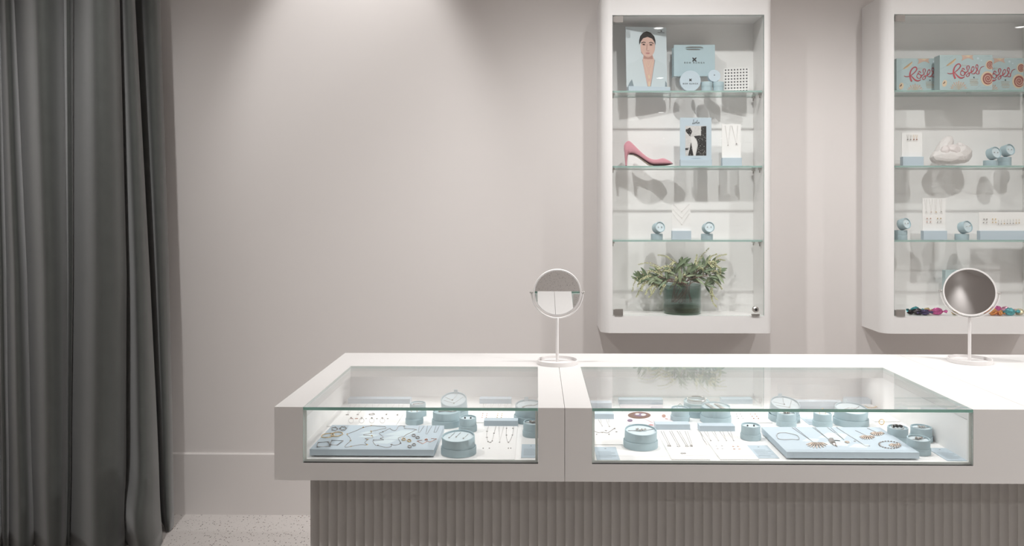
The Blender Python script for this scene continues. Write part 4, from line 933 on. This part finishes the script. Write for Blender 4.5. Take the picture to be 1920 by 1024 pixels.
for i, xx in enumerate((720, 800, 880, 950)):
    necklace('fine necklace, %s from the left on the small back board' % ORD[i], [q(xx, 325), q(xx-8, 392), q(xx+28, 325)], kind='dot', size=.0016, group='necklaces on the small back board')
for rI, yy in enumerate((430, 450, 472)):
    for i, xx in enumerate((712, 757, 873, 918)):
        bit('stud_earring', 'tiny stud earring, %s row, %s from the left on the small back board' % (('far', 'middle', 'near')[rI], ORD[i]), 'earring', q(xx-rI*4, yy), 'dot', .0018, 'rose_gold' if i < 2 else 'gold', 'studs on the small back board')
zC = flat_board('white board with blue bar and three necklaces at the front of the left case', 907.5, 971, 799, 861)
q = on(5.6875, (780, 700), zC); beads_r = .0021
pts = [q(772, 568), q(757, 620), q(756, 685), q(768, 730), q(790, 738), q(812, 722), q(832, 640), q(852, 568)]
necklace('beaded necklace, left of the three on the front board', pts, smooth=3, beads=pts[1:7], group='necklaces on the front board')
necklace('plain fine necklace, middle of the three on the front board', [q(885, 568), q(890, 738), q(935, 568)], kind='dot', size=.0022, group='necklaces on the front board')
pts = [q(967, 568), q(962, 660), q(985, 738), q(1028, 660), q(1042, 568)]
necklace('beaded necklace with drop, right of the three on the front board', pts, smooth=3, beads=[pts[1], pts[2], pts[3], q(966, 588), q(1034, 590)], group='necklaces on the front board')
for i, xx in enumerate((716, 782, 985, 1010)):
    bit('stud_earring', 'stud earring, %s from the left along the foot of the front board' % ORD[i], 'earring', q(xx, 800), 'dot', .0018, 'chain', 'studs on the front board')
def plate(label, bl, br, fr_, fl_, th):
    """solid pale blue display slab, pixel corners of its top face"""
    zt = CFZ+.004+th; p = [F(*c, zt) for c in (fl_, fr_, br, bl)]
    x0, x1 = (p[0].x+p[3].x)/2, (p[1].x+p[2].x)/2; y0, y1 = (p[0].y+p[1].y)/2, (p[2].y+p[3].y)/2
    t = thing('display_slab', label, 'display slab', ((x0+x1)/2, (y0+y1)/2, CFZ)); c = t.location
    m_ = MB().box(x0-c.x, x1-c.x, y0-c.y, y1-c.y, .004, .004+th); m_.build('slab', 'blue', t)
    MB().box(x0-c.x+.012, x1-c.x-.012, y0-c.y+.012, y1-c.y-.012, 0, .0038).build('foot', 'black', t)
    m_ = MB(); rr = random.Random(int(x0*100)); T = lambda p_: Vector((p_.x, p_.y, .00412+th))
    for k in range(5):
        u = x0-c.x+(x1-x0)*rr.uniform(.25, .7); v = y0-c.y+(y1-y0)*rr.uniform(.2, .8); s = rr.uniform(.02, .05)
        poly(m_, [(u-s, v-s*.5), (u, v+s*.6), (u+s*1.1, v+s*.3), (u+s*.5, v-s*.7)], T)
    m_.build('watercolour_print', 'pad', t); return zt+.0006
zP = plate('pale blue slab of bangles and long chains at the front of the left case', (624, 797.5), (832, 797.5), (815, 843), (578.5, 843), .0165)
q6 = on(13.65, (580, 790), zP); q7 = on(12.8, (700, 785), zP)
def loop(label, cat, name, pts, r, metal, group=None, closed=True, smooth=0, extra=None):
    P = spline(pts, smooth, closed) if smooth else pts
    m_ = MB(); m_.tube([Vector(p)+Vector((0, 0, r)) for p in P], r, 6, closed); base = sum((Vector(p) for p in P), Vector())/len(P)
    if extra: extra(m_)
    return tag(m_.build(name, metal, None, True, loc=base), label, cat, group)
def lobes(cx_, cy_, rx, ry, n=6):
    return [q6(cx_+rx*(1+.22*math.cos(n*a))*math.cos(a), cy_+ry*(1+.22*math.cos(n*a))*math.sin(a)) for a in [2*math.pi*k/40 for k in range(40)]]
loop('wavy silver bangle, left of the pair at the top of the slab', 'bangle', 'bangle', lobes(645, 200, 72, 42, 5), .0009, 'chain', 'wavy bangles')
loop('wavy silver bangle, right of the pair at the top of the slab', 'bangle', 'bangle', lobes(865, 190, 78, 44, 6), .0009, 'chain', 'wavy bangles')
for i, (ux, uy, rx) in enumerate(((470, 372, 160), (705, 340, 150))):
    loop('gold hoop earring, %s of the large pair on the slab' % ('left', 'right')[i], 'earring', 'hoop_earring', [q6(ux+rx*math.cos(a), uy+52*math.sin(a)-.12*rx*math.cos(a)) for a in [2*math.pi*k/36 for k in range(36)]], .0011, 'gold', 'large gold hoops')
loop('square silver bangle, left of the pair at the slab corner', 'bangle', 'bangle', [q6(*p) for p in ((195, 668), (222, 556), (490, 535), (535, 648))], .0012, 'chain', 'square bangles')
loop('square silver bangle, right of the pair at the slab corner', 'bangle', 'bangle', [q6(*p) for p in ((535, 612), (565, 500), (865, 510), (715, 620))], .0012, 'chain', 'square bangles')
ptsA = [q6(*p) for p in ((1900, 140), (1740, 125), (1590, 115), (1380, 160), (1180, 250), (970, 335), (1035, 410), (1050, 500), (960, 585), (905, 645), (950, 662), (1060, 645), (1300, 600), (1480, 602), (1415, 540), (1490, 470), (1420, 440), (1610, 420), (1600, 375), (1380, 350), (1590, 300), (1580, 262), (1740, 225))]+[q7(*p) for p in ((200, 250), (300, 235), (290, 198))]
beads_r, beads_m = .0024, 'gold'
necklace('long gold necklace with beads, looped on the left of the slab', ptsA, smooth=4, closed=True, r=.0007, beads=[ptsA[2], ptsA[3], ptsA[5], ptsA[7], ptsA[11], ptsA[13], ptsA[18], ptsA[21], ptsA[15]], group='long looped necklaces')
ptsB = [q7(*p) for p in ((400, 235), (230, 320), (140, 355), (240, 440), (180, 480), (250, 512), (20, 517), (0, 570), (60, 640), (110, 645), (300, 690), (430, 668), (440, 620), (510, 640), (660, 590), (600, 470), (740, 430), (775, 395), (1015, 265), (760, 235), (740, 182), (610, 180), (560, 260), (510, 287), (425, 262))]
beads_m = 'chain'
necklace('long dark silver necklace with beads, looped across the middle of the slab', ptsB, smooth=4, closed=True, r=.0007, beads=[ptsB[1], ptsB[6], ptsB[9], ptsB[12], ptsB[14], ptsB[18], ptsB[20], ptsB[4]], group='long looped necklaces')
for i, (ux, uy, mt, lab) in enumerate(((730, 505, 'gold', 'small gold huggie earring, left of the pair by the angular bracelet'), (860, 537, 'gold', 'small gold huggie earring, right of the pair by the angular bracelet'), (970, 412, 'chain', 'small silver huggie earring, far left of the four'), (1065, 462, 'chain', 'small silver huggie earring, far right of the four'), (870, 678, 'chain', 'small silver huggie earring, near left of the four'), (978, 635, 'chain', 'small silver huggie earring, near right of the four'))):
    loop(lab, 'earring', 'hoop_earring', [q7(ux+42*math.cos(a), uy+26*math.sin(a)) for a in [2*math.pi*k/18 for k in range(18)]], .0012, mt, 'huggie earrings')
br = thing('bracelet', 'rose gold angular bracelet at the right of the slab', 'bracelet', q7(1285, 545))
o = MB().tube([q7(*p) for p in ((1170, 522), (1050, 540), (1185, 608), (1290, 540), (1360, 565), (1520, 488), (1390, 482))], .0010, 6).build('links', 'rose_gold', br, True); o.location = -br.location
m_ = MB(); pend(m_, q7(1285, 510), .005, 'cluster'); o = m_.build('cluster', 'rose_gold', br, True); o.location = -br.location
for i, s in enumerate((((1110, 175), (1075, 330), (1112, 330), (1215, 180)), ((1300, 172), (1260, 370), (1290, 370), (1400, 185)), ((1505, 172), (1455, 330), (1510, 328), (1580, 185)))):
    necklace('short fine chain, %s of three at the far right corner of the slab' % ORD[i], [q7(*p) for p in s], group='short chains on the left slab')
def cbox(label, px, py, wpx, what, wl, tilt=.06, face=0., kind='l', lids=1, metal='silver', tab=False, pad='pad'):
    """round box on the case floor; py is the lowest pixel of its front rim"""
    f = F(px, py, CFZ); hl, ht = (.0195, .0235) if kind == 'l' else (.0165, .0225)
    d = f.y; r = wpx/2/FPX*d*1.02; c = F(px, py, CFZ); c.y += r*1.0; c.x = F(px, py, CFZ).x*(c.y/f.y); r = wpx/2/FPX*c.y/1.07
    T = ringbox(label, c, r, tilt, face, lids, 'round jewellery boxes in the glass cases', hl, ht, pad, tab)
    if what: inbox(T, what, wl, r, metal)
    return T
cbox('large round box with pale pad, front of the left case beside the slab', 860, 859.5, 66, 'pendants', 'three short pendants on the pad of the large front box', .10, -.25)
cbox('small round box behind the large front box in the left case', 877.3, 812, 34, 'studs', 'in the small box behind the large front box', .03, kind='s', metal='dark_stone')
cbox('large flat round box in the middle of the left case', 837.5, 804.5, 55, 'line', 'dark bracelet on the flat box in the middle of the left case', .03, -.2, metal='chain', pad='tub')
cbox('large round box tipped steeply forward at the back of the left case', 852, 786, 52, 'vee', 'necklace chains crossing the pad of the steeply tipped box', .36, -.1, tab=True)
cbox('small round box beside the back edge of the left slab', 777, 798, 33, 'studs', 'in the small box beside the slab edge', .03, kind='s', metal='pearl')
cbox('small round box at the back, just right of the long board', 783.5, 783, 32, 'line', 'dark bar bracelet on the small box right of the long board', .03, kind='s', metal='chain')
cbox('large round box at the right end of the left case, by the frame', 993, 797, 59, 'line', 'thin bracelet in the large box at the right end of the left case', .16, .3, tab=True)
cbox('small round box at the right end of the left case, before a larger one', 998.5, 822, 37, 'cluster', 'ring with small cluster in the box at the right end of the left case', .06, kind='s', metal='chain')
def info_card(label, c0, c1, c2, c3):
    zt = CFZ+.0012; p = [F(*c, zt) for c in (c0, c1, c2, c3)]; x0, x1 = (p[0].x+p[3].x)/2, (p[1].x+p[2].x)/2; y1, y0 = (p[0].y+p[1].y)/2, (p[2].y+p[3].y)/2
    t = thing('info_card', label, 'card', ((x0+x1)/2, (y0+y1)/2, CFZ), 'blue information cards'); w_, h_ = x1-x0, y1-y0
    MB().box(-w_/2, w_/2, -h_/2, h_/2, 0, .0011).build('paper', 'blue', t); m_ = MB(); T = lambda p_: Vector((p_.x, p_.y, .0013))
    logo(m_, (0, h_*.36), w_*.06, T); m_.build('emblem', 'ink', t); m_ = MB()
    for k in range(7): ribbon(m_, [(-w_*.38, h_*(.12-.075*k)), (w_*(.38 if k % 3 else .2), h_*(.12-.075*k))], h_*.022, T)
    m_.build('text_lines', 'ink_soft', t)
info_card('blue printed card at the front right corner of the left case', (979, 833), (1013, 833), (1013, 858), (976.5, 858))
# --- right case
LX = (n2[0]+.004, 9)
zt = flat_board('white board with charm bracelet at the left end of the right case', 1098, 1151, 786, 833, xlim=LX)
q = on(5.12, (1100, 680), zt)
necklace('fine chain, left of the two on the charm bracelet board', [q(112, 547), q(150, 612), q(135, 547)], kind='dot', size=.002, group='chains on the charm bracelet board')
necklace('fine dark chain, right of the two on the charm bracelet board', [q(188, 547), q(218, 615), q(212, 547)], kind='cross', size=.003, group='chains on the charm bracelet board')
pts = [q(*p) for p in ((70, 655), (110, 672), (155, 668), (200, 675), (240, 650), (272, 628))]; beads_r = .0028
necklace('silver charm bracelet lying across the leftmost board', pts, smooth=3, r=.001, metal='chain', name='charm_bracelet', beads=[q(100, 690), q(150, 672), q(215, 690), q(285, 665), q(270, 635), q(185, 655)])
flat_board('small board with blue bar behind the charm bracelet board', 1096, 1147, 765, 778, xlim=LX)
zt = flat_board('pink printed board showing a bird nest, back of the right case', 1161, 1243, 758.5, 803, sheet='paper_pink')
q = on(13.714, (1160, 740), zt)
def printed(name, mt, polys, dz=0):
    m_ = MB()
    for p in polys:
        P = [q(*c) for c in p]; m_.add([v+Vector((0, 0, dz)) for v in P], [tuple(range(len(P)))])
    o = m_.build(name, mt, nb); o.location = -nb.location
nb = [o for o in COL.objects if o.get('label', '').startswith('pink printed board')][0]
printed('nest_print', 'nest', [ell(530, 530, 295, 88, 30)]); printed('nest_print', 'purple', [ell(560, 520, 165, 42, 24)], .0003); printed('egg_print', 'egg', [ell(480, 505, 55, 22), ell(635, 522, 65, 28)], .0006)
printed('bead_print', 'purple', [ell(290, 665, 68, 34)], .0001); printed('blossom_print', 'rose_gold', [ell(1160, 548, 55, 45, 7), ell(1230, 620, 40, 9, 8, 0, .3)], .0001); printed('leaf_print', 'lip', [ell(330, 775, 60, 9, 10), ell(830, 780, 70, 20, 7), ell(960, 705, 90, 6, 8, 0, .35), ell(780, 680, 160, 4, 8, 0, .42)], .0001)
zt = flat_board('white board with four pendant necklaces in front of the nest board', 1229.5, 1294, 806, 861)
q = on(5.12, (1100, 680), zt)
for i, (a, b_, c, kd) in enumerate(((712, 795, 735, 'cluster'), (795, 882, 815, 'ring'), (868, 962, 888, 'ring'), (943, 1008, 966, 'cluster'))):
    necklace('pendant necklace, %s from the left on the four-pendant front board' % ORD[i], [q(a, 655), q(b_-10, 792), q(b_+6, 792), q(c, 655)], kind=kd, size=.0045, at=q(b_, 803), group='necklaces on the four-pendant board')
for i, xx in enumerate((914, 940)):
    bit('stud_earring', 'curled silver earring, %s of the pair below the four pendants' % ('left', 'right')[i], 'earring', q(xx, 871), 'ring', .0035, 'chain', 'curled earrings')
zt = flat_board('white board with four short necklaces beside the watch strap box', 1312, 1378, 809, 861)
q = on(5.12, (1280, 680), zt)
for i, (a, b_, c) in enumerate(((205, 270, 236), (280, 345, 307), (355, 421, 386), (430, 491, 460))):
    necklace('short necklace, %s from the left on the board by the strap box' % ORD[i], [q(a, 660), q(b_, 752), q(c, 660)], kind='dot', size=.0022, group='necklaces on the board by the strap box')
necklace('dark chain hanging over the left edge of the strap box board', [q(172, 668), q(196, 735), q(235, 790)], metal='chain', r=.0008)
for i, (xx, yy) in enumerate(((330, 803), (376, 800), (336, 826), (386, 826), (485, 805), (531, 805), (495, 830), (546, 830))):
    bit('stud_earring', 'pale earring, %s of the %s foursome below the short necklaces' % (('far left', 'far right', 'near left', 'near right')[i % 4], ('silver', 'rose gold')[i//4]), 'earring', q(xx, yy), 'cross', .003, 'silver' if i < 4 else 'rose_gold', 'earrings below the short necklaces')
zt = flat_board('white board with twelve studs at the back centre of the right case', 1354, 1411, 757.5, 792)
q = on(5.12, (1280, 680), zt)
for g_, xs in enumerate((((515, 552), (522, 566), (535, 580)), ((652, 696), (667, 711), (682, 727)))):
    for rI in range(3):
        for i in range(2):
            bit('stud_earring', '%s stud earring, %s row %s, at the back centre of the right case' % (('silver', 'gold')[g_], ('far', 'middle', 'near')[rI], ('left', 'right')[i]), 'earring', q(xs[rI][i], 496+rI*21), 'dot', .0024, 'silver' if g_ == 0 else 'rose_gold', 'twelve studs at the back centre')
# upright clear panel with pendants behind, and two more boards
tb = F(1459, 767, CFZ); tb2 = F(1579, 767, CFZ)
t = thing('card_holder', 'blue block with upright clear panel of hexagon pendants, back of right case', 'display stand', ((tb.x+tb2.x)/2, tb.y+.014, CFZ)); w_ = tb2.x-tb.x
MB().box(-w_/2, w_/2, -.014, .014, 0, .024).build('block', 'blue', t)
MB().box(-w_/2+.001, w_/2-.001, -.001, .001, .0242, .078).build('clear_card', 'acrylic', t)
def hexes(px, py, s, lab, n):
    c = V(px, py, tb.y+.0118); m_ = MB()
    for (i, j) in ([(0, 0), (1, 0), (-1, 0), (.5, .87), (-.5, .87), (.5, -.87), (-.5, -.87)] if n > 1 else [(0, 0), (0, 1), (0, -1)]):
        cc = c+Vector((i*s, 0, j*s)); m_.tube([(cc.x+s*.52*math.cos(a), cc.y, cc.z+s*.52*math.sin(a)) for a in [math.pi/6+math.pi/3*k for k in range(6)]], s*.12, 4, True)
    tag(m_.build('hexagon_pendant', 'pearl', None, True, loc=c-Vector((0, 0, s*1.4))), lab, 'pendant', 'hexagon pendants')
hexes(1551.5, 743, .0038, 'large honeycomb pendant at the middle of the clear panel', 7)
hexes(1528.5, 730, .0028, 'small honeycomb drop at the left of the clear panel', 1)
hexes(1568.5, 731, .0028, 'small honeycomb drop at the right of the clear panel', 1)
zt = flat_board('white board with gold leaf necklace at the back right of the right case', 1588, 1649, 757.5, 790, xlim=(-9, n2[1]-.004))
q = on(3.692, (1400, 660), zt)
t = thing('necklace', 'gold leaf collar necklace on the back right board', 'necklace', q(860, 380)); m_ = MB()
for k in range(9):
    a = math.pi*(.1+.8*k/8); p = q(860-45*math.cos(a), 372+16*math.sin(a)); m_.ball(p+Vector((0, 0, .001)), (.006, .004, .0012), 7, 4)
o = m_.build('leaves', 'gold', t, True); o.location = -t.location
cbox('large deep round box with open rim at the left front of the right case', 1201, 846.5, 64, 'cluster', 'silver cluster ring in the large box at the left front', .10, .15)
cbox('small round box beside the nest board in the right case', 1275, 793, 35, 'ring', 'in the small box beside the nest board', .03, kind='s')
cbox('large round box with a wide bangle at the back of the right case', 1306, 785, 51, 'bangle', 'wide cut-out silver bangle standing in the box at the back', .10, -.1)
cbox('large round box with two straps, in the middle of the right case', 1342, 797.5, 57, 'bands', 'woven strap bracelet in the large strap box', .10, .05)
cbox('small round box beside the four short necklaces in the right case', 1407.5, 828, 37.5, 'studs', 'in the small box beside the short necklaces', .03, kind='s', metal='dark_stone')
cbox('large round box tipped forward behind the right slab', 1470, 795, 57, 'vee', 'fine chains across the pad of the tipped box behind the right slab', .30, .15, tab=True)
cbox('small round box behind the left part of the right slab', 1474.5, 803, 36, 'cluster', 'dark cluster ring on the small box behind the right slab', .03, kind='s', metal='chain')
cbox('small round box behind the middle of the right slab', 1542, 803, 35, 'ring', 'of gold on the small box behind the middle of the right slab', .03, kind='s', metal='gold')
cbox('large round deep-rimmed box behind the right end of the right slab', 1595, 803.5, 63, 'line', 'silver bracelet in the deep-rimmed box behind the right slab', .16, .1, tab=True)
cbox('small round box with a large dark stone ring, by the right slab', 1683, 832.5, 38.5, 'stone', 'with large dark stones on the box by the right slab', .03, kind='s')
cbox('small round box at the far right of the case, behind another', 1727, 832, 39.5, 'cluster', 'pale cluster ring on the rearmost of the far right boxes', .03, kind='s', metal='silver')
cbox('small round box nearest the right corner of the slab', 1721.5, 856, 43, 'cluster', 'dark cluster ring on the box at the slab corner', .06, .2, kind='s', metal='chain')
info_card('blue printed card at the front left corner of the right case', (1113, 838), (1155, 838), (1162, 862), (1120, 862))
info_card('blue printed card left of the right slab', (1400.5, 835), (1439, 835), (1460.5, 859), (1421, 859))
info_card('blue printed card at the front right corner of the right case', (1743, 840), (1780, 840), (1812, 864), (1771, 864))
info_card('blue printed card half hidden behind the right slab', (1503, 781), (1527, 781), (1536, 796), (1512, 796))
bit('ring', 'single gold ring standing on the case floor behind the dark stone box', 'ring', F(1653, 797, CFZ)+Vector((0, 0, .0092)), 'ringv', .008, 'gold')
zP = plate('pale blue slab of shell and leaf pendants at the front of the right case', (1427.5, 801), (1657, 801), (1714.5, 848), (1476, 848), .0165)
q = on(6.4, (1420, 795), zP)
loop('slim silver bracelet at the left of the right slab', 'bracelet', 'bracelet', [q(*p) for p in ((245, 117), (350, 110), (460, 135), (490, 150), (500, 190), (420, 187), (320, 190), (245, 175))], .0007, 'chain', smooth=3)
def fanmesh(m_, c, rx, ry, n=9, a0=.08, a1=.92):
    for k in range(n):
        a = math.pi*(a0+(a1-a0)*k/(n-1)); tip = q(c[0]-rx*math.cos(a), c[1]+ry*math.sin(a)*1.15); b0 = q(c[0]-rx*.12*math.cos(a), c[1]-ry*.2)
        m_.tube([b0+Vector((0, 0, .0008)), (b0+tip)/2+Vector((0, 0, .0022)), tip+Vector((0, 0, .0008))], [.0008, .0019, .0012], 5)
def pendn(label, l1, l2, e, make, mt):
    t = thing('necklace', label, 'necklace', q(*e), 'statement necklaces on the right slab')
    o = MB().tube([q(*l1), q(*e), q(*l2)], .0007, 5).build('chain', 'chain', t, True); o.location = -t.location
    m_ = MB(); make(m_); o = m_.build('pendant', mt, t, True); o.location = -t.location
mat('pale_metal', (.66, .55, .47), .4, .7)
pendn('necklace with wide fan shell pendant on the right slab', (415, 42), (450, 42), (665, 215), lambda m_: fanmesh(m_, (715, 235), 130, 50), 'pale_metal')
def leafp(m_): P = [q(*p)+Vector((0, 0, .0012)) for p in ((848, 190), (875, 168), (905, 172), (928, 208), (962, 277), (905, 252), (865, 222))]; m_.add(P+[p-Vector((0, 0, .0012)) for p in P], [tuple(range(7)), tuple(range(7, 14))[::-1]]+[(i, (i+1) % 7, 7+(i+1) % 7, 7+i) for i in range(7)])
pendn('necklace with long leaf pendant on the right slab', (665, 42), (690, 42), (850, 182), leafp, 'chain')
pendn('necklace with small pod pendant on the right slab', (840, 42), (880, 42), (1040, 190), lambda m_: m_.ball(q(1078, 222)+Vector((0, 0, .0015)), (.0065, .009, .0018), 10, 6), 'pale_metal')
necklace('long lariat chain running diagonally over the right slab', [q(950, 42), q(1110, 145), q(1300, 265), q(1352, 265)], kind='cross', size=.003, at=q(1170, 208), r=.0007)
for i, (c, rx, ry, h0) in enumerate((((1320, 150), 95, 34, (1175, 78)), ((1440, 108), 88, 32, (1318, 52)))):
    t = thing('fan_earring', 'fan shell earring, %s of the pair on the right slab' % ('left', 'right')[i], 'earring', q(*c), 'fan earrings')
    o = MB().tube([q(*h0), q(c[0]-10, c[1]-10)], .0007, 5).build('hook', 'chain', t, True); o.location = -t.location
    m_ = MB(); fanmesh(m_, c, rx, ry); o = m_.build('fan', 'pale_metal', t, True); o.location = -t.location
t = thing('bracelet', 'chunky link bracelet with fan charm at the right of the right slab', 'bracelet', q(1590, 255))
m_ = MB(); N = 22
for k in range(N): a = 2*math.pi*k/N; m_.ball(q(1590+128*math.cos(a), 253+42*math.sin(a)+8*math.cos(a))+Vector((0, 0, .001)), (.0032, .0028, .0014), 6, 4)
o = m_.build('links', 'chain', t, True); o.location = -t.location
m_ = MB(); fanmesh(m_, (1650, 248), 75, 30, 7); o = m_.build('charm', 'pale_metal', t, True); o.location = -t.location
